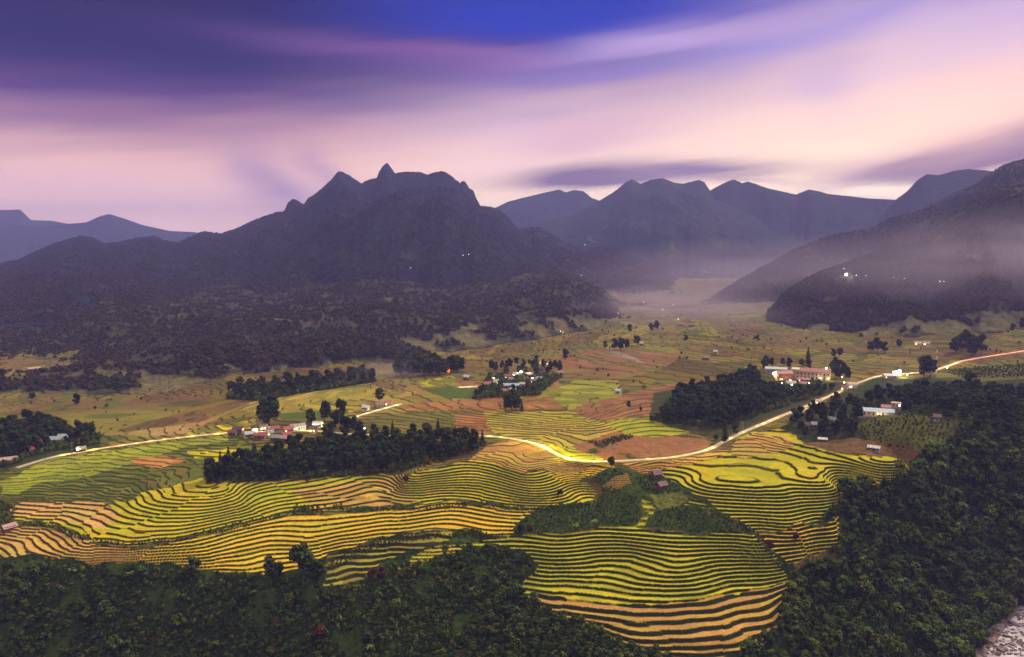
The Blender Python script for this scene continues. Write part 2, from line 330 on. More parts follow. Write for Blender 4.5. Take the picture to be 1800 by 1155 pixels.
def at(u, v, G=None):
    """point of the ground seen at a place of the photograph"""
    G = ZB if G is None else G
    x, y, d = ray(u, v); h = math.hypot(x, y); a = math.atan2(x, y); j = int(round(float(np.interp(a, AZ, np.arange(nA)))))
    prof = G[:, j]; line = CAMZ+R*(d/h); k = np.nonzero((prof > line) & (R > 200))[0]
    if len(k) == 0: r = 1800.0
    else:
        k = k[0]; f0 = line[k-1]-prof[k-1]; f1 = line[k]-prof[k]; r = R[k-1]+(R[k]-R[k-1])*float(f0/(f0-f1+1e-9))
    return r*x/h, r*y/h
def inside(px, py, poly):
    c = np.zeros(px.shape, bool); n = len(poly)
    for i in range(n):
        x1, y1 = poly[i]; x2, y2 = poly[(i+1) % n]
        if y1 == y2: continue
        m = ((y1 > py) != (y2 > py)); xx = (x2-x1)*(py-y1)/(y2-y1)+x1; c ^= m & (px < xx)
    return c
def wpoly(pts):
    """outline given as seen in the photograph -> outline on the ground"""
    out = []
    for i in range(len(pts)):
        (u1, v1), (u2, v2) = pts[i], pts[(i+1) % len(pts)]; k = max(1, int(math.hypot(u2-u1, v2-v1)/25))
        for t in range(k): out.append(at(u1+(u2-u1)*t/k, v1+(v2-v1)*t/k))
    return out
# ------------------------------------------------------------------ roads (centre lines first: the ground is levelled under them)
ROADS = {'left': [(20,826),(90,803),(190,786),(300,771),(405,760),(480,759),(545,756),(600,762),(680,766),(770,764),(858,766),(905,771),(950,782),(972,793),(985,804),(1010,811),(1060,813),(1130,808),(1200,802),(1250,790),(1270,777),(1300,762),(1350,741),(1400,721),(1440,704),(1475,689),(1500,676),(1540,661),(1590,657),(1620,655),(1645,650),(1665,644),(1688,635),(1740,626),(1799,617),(1850,606)],
         'village': [(545,756),(575,748),(600,740),(640,728),(690,714),(714,707)], 'yard': [(800,681),(830,680),(862,678)], 'lane': [(1400,722),(1430,717),(1452,717)]}
def smooth_line(pts, step=3.0):
    P_ = np.array([at(*p) for p in pts]); 
    d = np.concatenate([[0], np.cumsum(np.hypot(*np.diff(P_, axis=0).T))]); s = np.arange(0, d[-1], step)
    x = np.interp(s, d, P_[:, 0]); y = np.interp(s, d, P_[:, 1]); k = np.hanning(11); k /= k.sum()
    for _ in range(2):
        x = np.convolve(np.pad(x, 5, 'edge'), k, 'valid'); y = np.convolve(np.pad(y, 5, 'edge'), k, 'valid')
    return x, y
RL = {}
for nm, pts in ROADS.items():
    x, y = smooth_line(pts); z = gz(x, y, ZB); k = np.hanning(25); k /= k.sum()
    if len(z) > 30: z = np.convolve(np.pad(z, 12, 'edge'), k, 'valid')
    RL[nm] = (x, y, z)
rdist = np.full((nR, nA), 99.0, np.float32); rz = np.zeros((nR, nA), np.float32)
for nm, (x, y, z) in RL.items():
    for a, b, c in zip(x, y, z):
        i, j = cell(np.array(a), np.array(b)); i, j = float(i), float(j); r = math.hypot(a, b)
        di = int(9/max(.3, R[min(nR-1, int(i)+1)]-R[int(i)]))+2; dj = int(9/(r*0.00073))+2
        sl_ = (slice(max(0, int(i)-di), int(i)+di), slice(max(0, int(j)-dj), int(j)+dj))
        d = np.hypot(X[sl_]-a, Y[sl_]-b); m = d < rdist[sl_]; rdist[sl_][m] = d[m]; rz[sl_][m] = c
# ------------------------------------------------------------------ fields: rice terraces and rough ground
colr = np.zeros((nR, nA, 3), np.float32); region = np.zeros((nR, nA), np.uint8)   # 0 ground
GREEN = np.array([.030,.042,.012]); YEL = (.46,.37,.014); YG = (.37,.35,.014); GOLD = (.58,.37,.022); PINK = (.50,.29,.075); BROWN = (.26,.12,.045); ORANGE = (.44,.21,.06); OLIVE = (.17,.17,.025); DKOL = (.09,.095,.02)
nlow = fbm(X/38, Y/38, 3, 1); nmid = fbm(X/9, Y/9, 3, 2); nfine = fbm(X/2.2, Y/2.2, 3, 3)
gr = np.gradient(ZB, axis=0)/np.gradient(R)[:, None]; ga = np.gradient(ZB, axis=1)/(np.gradient(AZ)[None]*R[:, None]); SLOPE = np.hypot(gr, ga)
def terrace(m, step, rw, cols, ph=0.0, jit=0.18, jog=0.5, riser=(.024,.030,.008), vary=0.16, lat=30.0, kdiv=1):
    """steps with level treads and grassy banks following the level lines inside mask m"""
    z = ZB[m]; xx = X[m]; yy = Y[m]; q = z/step+ph+jit*pn(xx/14, yy/14, 5)+0.05*pn(xx/4, yy/4, 8)
    xj = xx+1.5*pn(xx/5, yy/5, 91)+9*pn(xx/30, yy/30, 93); yj = yy+3*pn(xx/12, yy/12, 92); blk = pn(xj/(lat*1.2), yj/(lat*1.5), 11+int(ph*7)); q = q+jog*(blk > 0.25)+jog*0.6*(pn(xj/lat, yj/(lat*1.2), 15) > 0.42)
    rw = np.clip(rw*(0.22+2.1*SLOPE[m])*(1+0.35*nmid[m]), 0.08, 0.5)
    k = np.floor(q); f = q-k                                        # f rises away from the viewer within one step
    zz = (k+sstep(1-rw, 1, f)-(1-rw)*0.5)*step+0.10*np.exp(-((f)/0.07)**2)*step
    Z[m] = z*0.0+zz-step*(ph+0)+(-jog*step*(blk > 0.25)-jog*0.6*step*(pn(xj/lat, yj/(lat*1.2), 15) > 0.42))+step*0.25
    cid = np.floor(k/kdiv)*131+np.floor(pn(xx/lat, yy/lat, 21)*3+hsh(np.floor(k/kdiv), 3)*3)*17; h = hsh(cid, 9)
    c = np.empty((len(z), 3), np.float32); idx = np.minimum((h*len(cols)).astype(int), len(cols)-1); c[:] = np.array(cols, np.float32)[idx]
    c *= (1+vary*(hsh(cid, 4)-0.5)*2)[:, None]*(1+0.10*nmid[m]+0.08*nfine[m])[:, None]
    c[:, 0] *= 1+0.15*nlow[m]
    rm = np.maximum(sstep(1-rw-0.02, 1-rw+0.06, f)*(1-sstep(0.97, 1.0, f)), 0.75*(f < 0.035))[:, None]
    rc = np.array(riser, np.float32)*(1+0.5*nfine[m])[:, None]
    c *= (1+.13*fbm(xx/6, yy/2.2, 2, 77)+.12*nlow[m])[:, None]
    colr[m] = np.clip(c*(1-rm)+rc*rm, .002, 1)
def plain(m, col, amp=0.3, rough=0.0):
    colr[m] = np.array(col, np.float32)*(1+amp*nfine[m]+amp*0.7*nmid[m])[:, None]
    if rough: Z[m] = ZB[m]+rough*(0.6*nmid[m]+0.5*nfine[m])
# default: near = scrub, beyond = patchwork of small fields
far_m = (R[:, None]*np.ones(nA)[None] > 430)
plain(~far_m, (.018,.027,.009), 0.6, 1.2)
fm = far_m & (R[:, None] < 4000)
FP = [(.17,.14,.032),(.12,.12,.024),(.20,.17,.030),(.16,.105,.04),(.13,.10,.034),(.22,.18,.034),(.105,.11,.022),(.15,.13,.028)]
terrace(fm, 0.42, 0.62, FP, 0.3, 0.5, 0.5, (.050,.048,.018), 0.16, 80.0, 4)
mm = fm & ((nlow+0.5*nmid) > 0.42); colr[mm] = colr[mm]*0.35+np.array((.04,.05,.015))*0.65
BIG = fbm(X/150, Y/240, 3, 71); mm2 = fm & (BIG > .05); colr[mm2] *= np.array((.92,.80,.80), np.float32)*(1-.25*np.clip(BIG[mm2], 0, 1))[:, None]+0
REG = []
XW = X+2.6*pn(X/13, Y/13, 31)+1.0*pn(X/4, Y/4, 33); YW = Y+2.2*pn(X/13, Y/13, 37)+0.8*pn(X/4, Y/4, 39)
def area(pts): return inside(XW, YW, wpoly(pts))
def clip_(m): return m & (R[:, None] < 2500) & (R[:, None] > 300)
def paint(kind, pts, *a, reg=0, **k):
    m = clip_(area(pts))
    if kind == 't': terrace(m, *a, **k)
    else: plain(m, *a, **k)
    region[m] = reg
AREAS = [
 ('p', [(1480,985),(1400,1000),(1390,1020),(1350,1155),(1950,1155),(1950,790),(1640,800),(1600,835),(1470,880),(1440,915),(1480,940)], (.022,.035,.010), .5, 1.0),
 ('p', [(0,975),(60,975),(170,985),(345,1000),(480,1012),(560,985),(700,985),(850,950),(940,990),(910,1045),(1100,1130),(1160,1155),(0,1155)], (.022,.035,.010), .5, 1.0),
 ('p', [(0,742),(60,744),(180,765),(170,790),(0,830)], (.03,.04,.014), .4, .5),
 ('p', [(400,692),(480,680),(650,660),(662,671),(560,687),(455,705),(400,701)], (.03,.04,.014), .4, .5),
 ('t', [(0,835),(90,806),(300,776),(420,762),(440,775),(370,800),(360,850),(250,870),(200,885),(40,880),(15,905),(0,905)], 0.55, 0.45, [(.10,.11,.018),(.12,.12,.02),(.08,.09,.018),(.15,.12,.025),(.09,.10,.018)], .2, .7, .5, (.035,.05,.013), .3, 18),
 ('t', [(0,846),(90,806),(300,776),(405,764),(400,775),(330,784),(235,812),(150,838),(60,850),(30,870),(5,868)], 0.55, 0.18, [(.27,.29,.025),(.23,.27,.025),(.20,.22,.03)], 0.1, .5, .4),
 ('t', [(228,806),(290,800),(325,808),(290,822),(250,818)], 0.6, 0.2, [ORANGE,(.4,.18,.06)], .2),
 ('t', [(330,790),(420,780),(540,778),(480,795),(380,812),(350,808)], 0.7, 0.3, [YG,YEL,OLIVE], .4),
 ('t', [(355,740),(460,700),(500,690),(420,718),(330,760),(260,768),(200,762)], 0.6, 0.25, [(.30,.19,.09),(.34,.2,.08),(.27,.2,.06)], .3),
 ('t', [(330,758),(450,735),(450,752),(400,758),(330,766)], 0.6, 0.3, [YEL,(.3,.25,.04),OLIVE], .3),
 ('t', [(420,722),(470,700),(560,686),(660,678),(700,690),(690,708),(640,722),(520,730)], 0.55, 0.28, [(.33,.27,.04),(.28,.21,.04),(.2,.19,.03)], .15),
 ('p', [(480,727),(620,718),(600,735),(500,738)], (.07,.11,.02), .3, .3),
 ('t', [(640,700),(740,672),(860,668),(980,668),(1000,690),(960,712),(860,716),(700,712),(650,716)], 0.5, 0.22, [(.22,.15,.035),(.18,.16,.03),(.25,.13,.05),(.26,.22,.04)], .5),
 ('p', [(740,684),(800,678),(870,685),(870,698),(790,700)], (.07,.10,.02), .3, .3),
 ('t', [(735,670),(790,660),(805,668),(790,676),(745,678)], .5, .15, [YG,OLIVE], .2),
 ('t', [(690,712),(860,698),(1000,700),(1040,715),(860,722),(740,730)], .5, .18, [BROWN,(.3,.15,.05),(.22,.12,.04)], .2),
 ('t', [(640,738),(720,722),(860,722),(850,735),(760,760),(700,765)], .5, .15, [(.12,.115,.025),(.15,.13,.03)], .2),
 ('t', [(960,690),(1010,668),(1085,668),(1095,692),(1060,708),(1000,720)], .5, .3, [(.24,.24,.03),(.2,.2,.03)], .2),
 ('t', [(980,730),(1010,715),(1080,698),(1120,685),(1190,672),(1240,668),(1240,690),(1180,705),(1150,730),(1080,738)], .45, .12, [(.24,.11,.055),(.2,.1,.05),(.27,.13,.05)], .2),
 ('t', [(930,640),(1010,615),(1120,610),(1200,625),(1160,650),(1100,665),(1010,665)], .4, .12, [(.22,.11,.05),(.17,.1,.045),(.15,.14,.03)], .2),
 ('t', [(800,728),(868,728),(880,750),(862,762),(800,765)], .5, .25, [BROWN,(.3,.14,.045)], .2),
 ('t', [(850,722),(900,722),(1000,722),(1040,738),(1075,745),(1092,758),(1060,768),(1090,775),(1060,790),(990,788),(945,775),(870,762),(856,745)], .5, .42, [(.40,.29,.04),(.36,.31,.035),(.3,.22,.05)], .1, .3, .35),
 ('t', [(935,773),(985,785),(1062,800),(1065,808),(1010,808),(988,800),(975,790),(958,780)], .6, .1, [(.42,.40,.02),(.4,.36,.02)], .2),
 ('p', [(1000,785),(1080,760),(1180,765),(1250,775),(1245,788),(1190,800),(1130,805),(1065,806)], (.25,.12,.05), .25, .25),
 ('t', [(1060,738),(1110,733),(1180,742),(1215,760),(1160,768),(1100,765)], .7, .2, [(.30,.30,.02),(.27,.29,.02)], .2),
 ('t', [(1085,812),(1200,805),(1260,792),(1290,790),(1230,822),(1180,838),(1120,828)], .6, .35, [ORANGE,(.46,.28,.05)], .2),
 ('p', [(1150,690),(1340,660),(1500,675),(1500,690),(1400,720),(1300,758),(1260,770),(1180,750),(1140,735)], (.045,.05,.016), .4, .5),
 ('p', [(1370,752),(1480,690),(1540,665),(1900,665),(1900,800),(1800,800),(1620,835),(1590,805),(1500,800),(1420,780)], (.035,.045,.014), .45, .6),
 ('p', [(1500,745),(1600,722),(1690,735),(1680,775),(1640,800),(1520,770)], (.085,.085,.02), .6, .7),
 ('p', [(1410,778),(1500,770),(1600,780),(1640,800),(1600,812),(1500,800)], (.13,.075,.03), .6, .5),
 ('p', [(1600,770),(1680,765),(1660,790),(1620,795)], (.10,.13,.02), .4, .5),
 ('t', [(1640,655),(1800,625),(1800,665),(1700,672),(1650,665)], .8, .06, [(.12,.11,.03),(.13,.125,.03)], .2),
 ('t', [(830,810),(850,785),(900,772),(950,784),(985,806),(1040,814),(1052,822),(1020,845),(985,835),(955,822),(918,832),(890,820),(868,811)], .55, .22, [(.38,.23,.06),(.36,.19,.05),(.4,.28,.05)], .3, .6, .5),
 ('t', [(40,880),(175,883),(200,893),(225,905),(180,930),(130,918),(20,906),(15,895)], .85, .33, [PINK,(.52,.31,.1),(.48,.33,.08)], .0, .2, .3),
 ('t', [(200,880),(230,880),(247,866),(300,855),(360,838),(365,850),(540,842),(700,832),(735,884),(600,892),(512,902),(440,920),(387,930),(311,949),(222,957),(165,952),(130,938),(105,922),(20,912),(20,906),(130,916),(180,928),(215,905),(195,890)], .85, .35, [YEL,YG,(.42,.34,.02)], .0, .2, .3),
 ('t', [(512,858),(700,836),(735,884),(600,892),(560,893)], .85, .42, [(.34,.21,.04),PINK,(.42,.3,.05)], .0, .2, .35),
 ('t', [(0,930),(30,925),(89,925),(135,942),(178,958),(260,962),(240,990),(160,988),(60,975),(0,980)], 0.85, .32, [PINK,(.52,.30,.08),(.5,.34,.07)], .1, .2, .3),
 ('t', [(240,985),(262,962),(350,944),(417,925),(483,908),(519,903),(572,903),(640,900),(700,893),(750,886),(800,880),(880,892),(948,894),(928,912),(908,935),(902,941),(858,938),(813,929),(760,925),(697,936),(640,952),(590,975),(480,1012),(420,1010),(345,1000)], 1.0, .30, [GOLD,(.58,.40,.03),(.50,.38,.025)], .1, .15, .18),
 ('t', [(560,990),(690,940),(800,930),(790,950),(700,975),(640,1010),(640,1030),(560,1040),(575,1005)], 1.3, .55, [(.30,.24,.03),(.22,.16,.04),(.26,.25,.03)], .2, .5, .15),
 ('t', [(722,833),(830,806),(870,811),(892,822),(920,833),(955,826),(985,832),(1030,850),(1048,866),(1042,880),(1000,886),(940,892),(902,890),(858,883),(813,875),(735,884),(712,850)], .92, .38, [YG,YEL,(.38,.32,.02)], .2, .15, .15),
 ('t', [(960,830),(1000,835),(1052,818),(1075,815),(1080,825),(1040,835),(1012,848),(990,845)], .8, .3, [YEL,GOLD], .2),
 ('p', [(940,893),(1045,882),(1060,860),(1040,840),(1080,822),(1130,830),(1180,842),(1260,870),(1330,937),(1250,940),(1130,925),(1060,925),(960,937),(905,941),(915,915)], (.035,.055,.012), .6, .9),
 ('t', [(1065,845),(1105,832),(1110,850),(1080,862),(1050,855)], .6, .3, [(.28,.17,.04)], .2),
 ('p', [(1140,870),(1200,862),(1215,880),(1160,898)], (.11,.12,.02), .7, .6),
 ('t', [(1125,872),(1150,885),(1152,900),(1135,912),(1130,925),(1110,930),(1120,912),(1140,900),(1130,885)], 1.5, .1, [YG], .2),
 ('t', [(1200,888),(1222,878),(1255,892),(1235,895)], 1.2, .3, [YG], .2),
 ('t', [(690,1002),(740,970),(800,955),(810,965),(760,985),(700,1010)], 1.0, .2, [(.42,.36,.03)], .2),
 ('t', [(790,958),(850,948),(905,940),(985,936),(1060,926),(1110,924),(1150,932),(1200,938),(1323,937),(1345,962),(1388,1015),(1378,1022),(1310,1039),(1226,1056),(1169,1061),(1082,1059),(995,1047),(910,1040),(940,1005),(945,985),(915,965),(880,957),(850,962)], P1S*.92, .31, [(.33,.32,.014),YG,(.40,.35,.014)], .0, .12, .10),
 ('t', [(910,1040),(995,1047),(1082,1059),(1169,1061),(1226,1056),(1310,1039),(1388,1018),(1385,1060),(1365,1105),(1310,1148),(1240,1155),(1160,1152),(1090,1125),(1040,1100),(960,1075),(925,1060)], P1S*1.1, .43, [(.38,.21,.05),(.40,.25,.045),(.44,.25,.07)], .1, .2, .12, (.022,.030,.008)),
 ('t', [(1160,825),(1240,808),(1290,792),(1295,768),(1330,758),(1370,752),(1400,765),(1415,780),(1467,795),(1545,802),(1590,806),(1603,838),(1540,852),(1480,868),(1472,882),(1455,905),(1436,916),(1380,930),(1328,934),(1270,900),(1245,880),(1205,862),(1182,845)], 1.22, .32, [YEL,YG,(.42,.37,.018)], .0, .10, .12),
 ('t', [(1285,800),(1290,775),(1330,760),(1385,768),(1400,785),(1350,798),(1310,805)], .6, .3, [(.40,.22,.06),(.38,.26,.05)], .2),
 ('t', [(1333,938),(1398,927),(1478,914),(1476,950),(1420,982),(1382,992),(1350,962)], 1.5, .45, [(.46,.38,.03),GOLD], .2, .3, .3),
]
HOLES = []
AREAS.append(('p', [(1685,1160),(1712,1125),(1745,1103),(1768,1080),(1783,1052),(1800,1040),(1860,1030),(1900,1240),(1660,1240)], (.20,.145,.14), .5, .3))
for i, a in enumerate(AREAS):
    paint(a[0], a[1], *a[2:], reg=(1 if a[0] == 't' else 0))
# grassy clearings and bare earth on the scrub slopes
GAP = fbm(X/15, Y/15, 4, 50); rivm = inside(X, Y, wpoly([(1685,1160),(1712,1125),(1745,1103),(1768,1080),(1783,1052),(1800,1040),(1860,1030),(1900,1240),(1660,1240)])) & (R[:, None] > 300); scr = (region == 0) & ~rivm & (R[:, None] > 200) & (R[:, None] < 520) & (Y < 520)
gq = sstep(.08, .30, GAP)[..., None]*scr[..., None]; colr[:] = colr*(1-gq)+(np.array((.040,.068,.012), np.float32)*(1+.6*nfine)[..., None])*gq
eq = sstep(.42, .52, fbm(X/11, Y/11, 3, 57))[..., None]*scr[..., None]*.8; colr[:] = colr*(1-eq)+(np.array((.12,.055,.03), np.float32)*(1+.5*nfine)[..., None])*eq
RIVW = [onplane(u, v, -90.7) for u, v in [(1716,1190),(1728,1155),(1748,1132),(1764,1108),(1782,1082),(1794,1058),(1830,1040),(1900,1010),(1960,1060),(1900,1160),(1860,1230)]]
rq = inside(X, Y, RIVW); Z[rq] = -91.5+.25*nfine[rq]
# road bed
bed = sstep(3.2, 7.0, rdist); m = rdist < 7.0
Z[m] = (rz*(1-bed)+Z*bed)[m]
vg = (rdist < 4.6) & (rdist > 1.0); colr[vg] = colr[vg]*0.5+np.array((.09,.09,.03), np.float32)*0.5
# big soft relief of the scrub
noterr = (region == 0) & (R[:, None] > 60) & (rdist > 8); Z[noterr] += (0.8*nmid*sstep(100, 300, R)[:, None]*(1-sstep(520, 700, R)[:, None]))[noterr]
# river bed carve
RIV = smooth_line([(1860,985),(1820,1030),(1805,1075),(1790,1110),(1760,1150),(1745,1154)])
print('ground', nR, nA)
def sub_mesh(mask_q, name, mat):
    """the quads of the sheet chosen by mask as one mesh"""
    idx = np.arange(nR*nA).reshape(nR, nA); q = np.stack([idx[:-1, :-1], idx[:-1, 1:], idx[1:, 1:], idx[1:, :-1]], -1)[mask_q]
    used = np.zeros(nR*nA, bool); used[q.ravel()] = True; re = np.cumsum(used)-1
    V = np.stack([X.ravel()[used], Y.ravel()[used], Z.ravel()[used]], 1)
    return np_mesh(name, V, re[q], mat, {'albedo': colr.reshape(-1, 3)[used]})
m_ground = attr_mat('ground_cover', 0.9, 0.30, 0.25, 1.3)
m_rice = attr_mat('rice_and_banks', 0.9, 0.30, 0.22, 2.2)
ter = region > 0
qt = ter[:-1, :-1] & ter[:-1, 1:] & ter[1:, 1:] & ter[1:, :-1]
tag(link('ground', sub_mesh(~qt, 'ground', m_ground)), kind='structure')
tag(link('rice_terraces', sub_mesh(qt, 'rice_terraces', m_rice)), label='yellow and green rice terraces stepping down the spur in curved rows', kind='structure')

# ------------------------------------------------------------------ mountains
m_mount = attr_mat('mountain_forest', 0.045, 0.35, 9.0, 0.06)
m_hill = attr_mat('hill_forest', 0.10, 0.35, 4.0, 0.12)
def ridge(name, crest, D, foot, z0=-6, back=None, amp=0.16, seed=0, nu=500, nt_=150, mat=None, p=1.0, gul=260.0, tint=(.020,.026,.018), patch=0.35, jag=0.0, label=None, open_=(.10,.11,.035)):
    """a mountain: its crest line at its own distance, a gullied flank towards the valley and one behind"""
    us = np.array([c[0] for c in crest], float); vs = np.array([c[1] for c in crest], float)
    ue = np.linspace(us[0], us[-1], nu); ve = np.interp(ue, us, vs)
    if jag: ve = ve+jag*pn(ue/5, ue*0, seed)+jag*0.6*pn(ue/2.1, ue*0, seed+1)
    rays = np.array([ray(a, b) for a, b in zip(ue, ve)]); h = np.hypot(rays[:, 0], rays[:, 1]); dx = rays[:, 0]/h; dy = rays[:, 1]/h; sl = rays[:, 2]/h
    Dv = (np.interp(ue, [d[0] for d in D], [d[1] for d in D]) if isinstance(D, list) else np.full(nu, float(D)))
    Fv = (np.interp(ue, [d[0] for d in foot], [d[1] for d in foot]) if isinstance(foot, list) else np.full(nu, float(foot)))
    Fv = Fv*(1+.035*pn(ue/60, ue*0, seed+2)+.012*pn(ue/14, ue*0, seed+3))
    back = back or 0.6*np.mean(Dv-Fv)
    t = np.concatenate([np.linspace(0, 1, nt_), 1+np.linspace(0, 1, nt_//4)[1:]**1.3]); T = t[:, None]
    r = np.where(T <= 1, Fv+(Dv-Fv)*T, Dv+(T-1)*back); zc = CAMZ+sl*Dv
    fz = gz(dx*Fv, dy*Fv)-1.0 if z0 is None else np.full(nu, float(z0)); z0 = fz[None]; hgt = (zc-fz)
    kk = max(5, nu//14) | 1; kw = np.hanning(kk+2)[1:-1]; kw /= kw.sum(); hs = np.convolve(np.pad(hgt, kk//2, 'edge'), kw, 'valid')
    tt = np.clip(T, 0, 1)**7 if True else T; tt = np.where(T > 1, np.clip(2-T, 0, 1)**3, tt); hgt = hs[None]+(hgt-hs)[None]*tt
    prof = np.where(T <= 1, np.clip(T, 0, 1)**p*(1-.55*np.exp(-np.clip(T, 0, 1)/.07)), np.clip(1-(T-1), 0, 1)**1.2)
    x = dx*r; y = dy*r
    env = np.sin(PI*np.clip(T, 0, 1)**0.8)**0.7; env = np.where(T > 1, np.clip((T-1)*2, 0, 1), env)
    wx_ = x+gul*0.35*pn(x/gul, y/gul, seed+7); wy_ = y+gul*0.35*pn(x/gul, y/gul, seed+8)
    ns = fbm(wx_/gul, wy_/(gul*1.7), 5, seed, True); n2 = fbm(x/(gul*2.5), y/(gul*2.5), 3, seed+4)
    z = z0+hgt*prof+hgt*amp*env*(ns-0.25+1.1*n2)
    fine = fbm(x/(gul*0.09), y/(gul*0.09), 3, seed+5)
    z = z+gul*0.012*fine*np.clip(env, 0.1, 1)
    lim = CAMZ+sl*r-(1-np.clip(T, 0, 1))*hgt*0.02
    z = np.where(T < 1, np.minimum(z, lim), z); z = np.where(T > 1, np.minimum(z, CAMZ+sl*r-(T-1)*3), z)
    z[0] = z0[0]-25
    pch = sstep(0.15, 0.45, fbm(x/(gul*0.8), y/(gul*0.8), 4, seed+9)-(1-patch))*(1-0.7*np.clip(T, 0, 1)) if patch else 0*z
    pch = np.maximum(pch, sstep(0.30, 0.5, fbm(x/(gul*0.28), y/(gul*0.28), 3, seed+12))*0.8*(patch > 0)*(1-0.8*np.clip(T, 0, 1)))
    if patch > .25: pch = np.maximum(pch, sstep(-.25, .15, fbm(x/60, y/60, 3, seed+15))*(1-sstep(.03, .16, T))*.9)
    c = np.array(tint, np.float32)*(1+0.45*ns+0.35*fine)[..., None]
    c = c*(1-pch[..., None])+np.array(open_, np.float32)*(1+0.3*fine)[..., None]*pch[..., None]
    V = np.stack([x, y, z], -1).reshape(-1, 3); nn = len(t); idx = np.arange(nn*nu).reshape(nn, nu)
    F = np.stack([idx[:-1, :-1], idx[:-1, 1:], idx[1:, 1:], idx[1:, :-1]], -1).reshape(-1, 4)
    o = link(name, np_mesh(name, V, F, mat or m_mount, {'albedo': np.clip(c, .004, 1).reshape(-1, 3)})); tag(o, label=label, kind='structure')
    return dict(x=x, y=y, z=z, T=np.broadcast_to(T, x.shape), r=r, pch=pch)
M1 = [(-260,520),(-100,480),(0,461),(29,457),(87,430),(139,414),(159,416),(184,427),(208,425),(235,419),(272,414),(287,422),(312,426),(332,417),(357,406),(388,410),(416,401),(447,386),(485,373),(499,372),(506,357),(514,349),(524,353),(533,360),(540,350),(561,335),(582,316),(592,303),(600,301),(617,310),(636,323),(645,317),(662,312),(666,303),(672,292),(680,287),(685,291),(694,305),(711,302),(738,302),(752,307),(766,302),(782,301),(794,310),(809,322),(813,318),(817,318),(825,331),(832,335),(838,350),(844,362),(860,363),(873,366),(887,375),(912,402),(932,423),(950,438),(1010,470),(1080,510),(1150,545)]
RG = {}
RG['main'] = ridge('mountain', M1, [(-260,2700),(500,3000),(850,2850),(1150,2400)], [(-260,1300),(1150,1700)], z0=5, seed=1, nu=1100, nt_=260, p=0.9, gul=300, amp=.22, jag=1.5, patch=.08, tint=(.012,.015,.026), open_=(.045,.045,.035), label='dark jagged mountain massif with a fang-shaped summit')
RG['foot'] = ridge('foothills', [(-260,575),(-100,560),(0,545),(69,537),(121,527),(173,513),(242,516),(330,512),(398,500),(485,503),(600,489),(652,470),(700,478),(749,488),(820,490),(887,486),(930,479),(964,473),(1009,480),(1043,497),(1078,523),(1100,548),(1130,580)],
   [(-260,1750),(600,1800),(1000,1850),(1130,1750)], [(-260,900),(0,905),(260,850),(430,905),(560,960),(800,1010),(950,1100),(1040,1230),(1130,1500)], z0=None, seed=3, nu=1100, nt_=260, p=.95, gul=190, amp=.40, jag=1.0, patch=.62, tint=(.034,.036,.022), open_=(.14,.12,.05), mat=m_hill, label='low wooded foothills along the far side of the valley')
RG['knoll'] = ridge('hill', [(330,612),(360,600),(400,596),(450,597),(500,590),(560,585),(640,588),(700,600),(740,612),(760,625)], 1010, 935, z0=None, seed=14, nu=300, nt_=90, p=.8, gul=70, amp=.2, jag=1, patch=.3, mat=m_hill)
ridge('mountain_range', [(-500,420),(-260,385),(0,369),(21,369),(35,368),(55,387),(93,388),(140,398),(250,405),(400,440)], 7600, 6000, z0=-100, seed=21, nu=220, nt_=60, gul=900, patch=0, amp=.1)
ridge('mountain_range', [(-500,430),(-200,410),(0,399),(35,395),(69,399),(111,394),(152,391),(173,381),(191,376),(215,383),(249,395),(298,406),(343,408),(420,430),(480,450)], 6400, 5000, z0=-60, seed=23, nu=260, nt_=80, gul=700, patch=0, amp=.13)
ridge('mountain_range', [(800,400),(873,364),(894,354),(922,347),(960,338),(983,333),(995,338),(1009,334),(1026,336),(1040,348),(1070,358),(1120,380),(1200,410)], 5400, 4700, z0=-60, seed=25, nu=260, nt_=80, gul=700, patch=0, amp=.12)
ridge('mountain_range', [(820,420),(884,371),(905,370),(932,369),(946,371),(977,382),(1020,400),(1080,420)], 5000, 4500, z0=-40, seed=26, nu=200, nt_=70, gul=500, patch=0, amp=.12)
ridge('mountain', [(880,440),(939,399),(967,385),(1005,380),(1047,357),(1081,336),(1099,321),(1111,315),(1126,323),(1144,316),(1165,313),(1185,321),(1200,323),(1217,319),(1228,316),(1238,320),(1247,333),(1254,350),(1276,357),(1304,369),(1338,388),(1373,401),(1425,416),(1480,440),(1540,470)], 4300, 3000, z0=0, seed=5, nu=600, nt_=160, gul=380, patch=.1, amp=.15, jag=.4, label='rounded double-topped mountain in the haze at the head of the valley')
ridge('mountain_range', [(1180,380),(1251,333),(1274,321),(1290,315),(1304,322),(1314,319),(1328,323),(1349,331),(1373,336),(1399,342),(1422,333),(1439,336),(1456,341),(1494,345),(1529,349),(1574,351),(1640,365)], 4500, 3800, z0=-20, seed=28, nu=360, nt_=100, gul=500, patch=0, amp=.14, jag=.3)
ridge('mountain', [(1360,450),(1430,424),(1477,409),(1546,381),(1577,349),(1595,336),(1612,317),(1629,306),(1650,308),(1678,300),(1702,297),(1737,300),(1800,310),(1900,330),(2050,380)], 4000, 3000, z0=0, seed=30, nu=360, nt_=100, gul=450, patch=0, amp=.14, jag=.3, label='hazy grey mountain with a blunt shoulder behind the dark right-hand ridge')
RG['mid'] = ridge('hills', [(880,440),(905,405),(914,401),(945,398),(960,406),(985,420),(1002,430),(1029,440),(1047,433),(1064,430),(1092,440),(1115,452),(1140,461),(1189,490),(1250,515),(1300,535)], 3100, 2000, z0=5, seed=32, nu=400, nt_=120, gul=200, patch=.3, amp=.2, jag=.6, mat=m_hill)
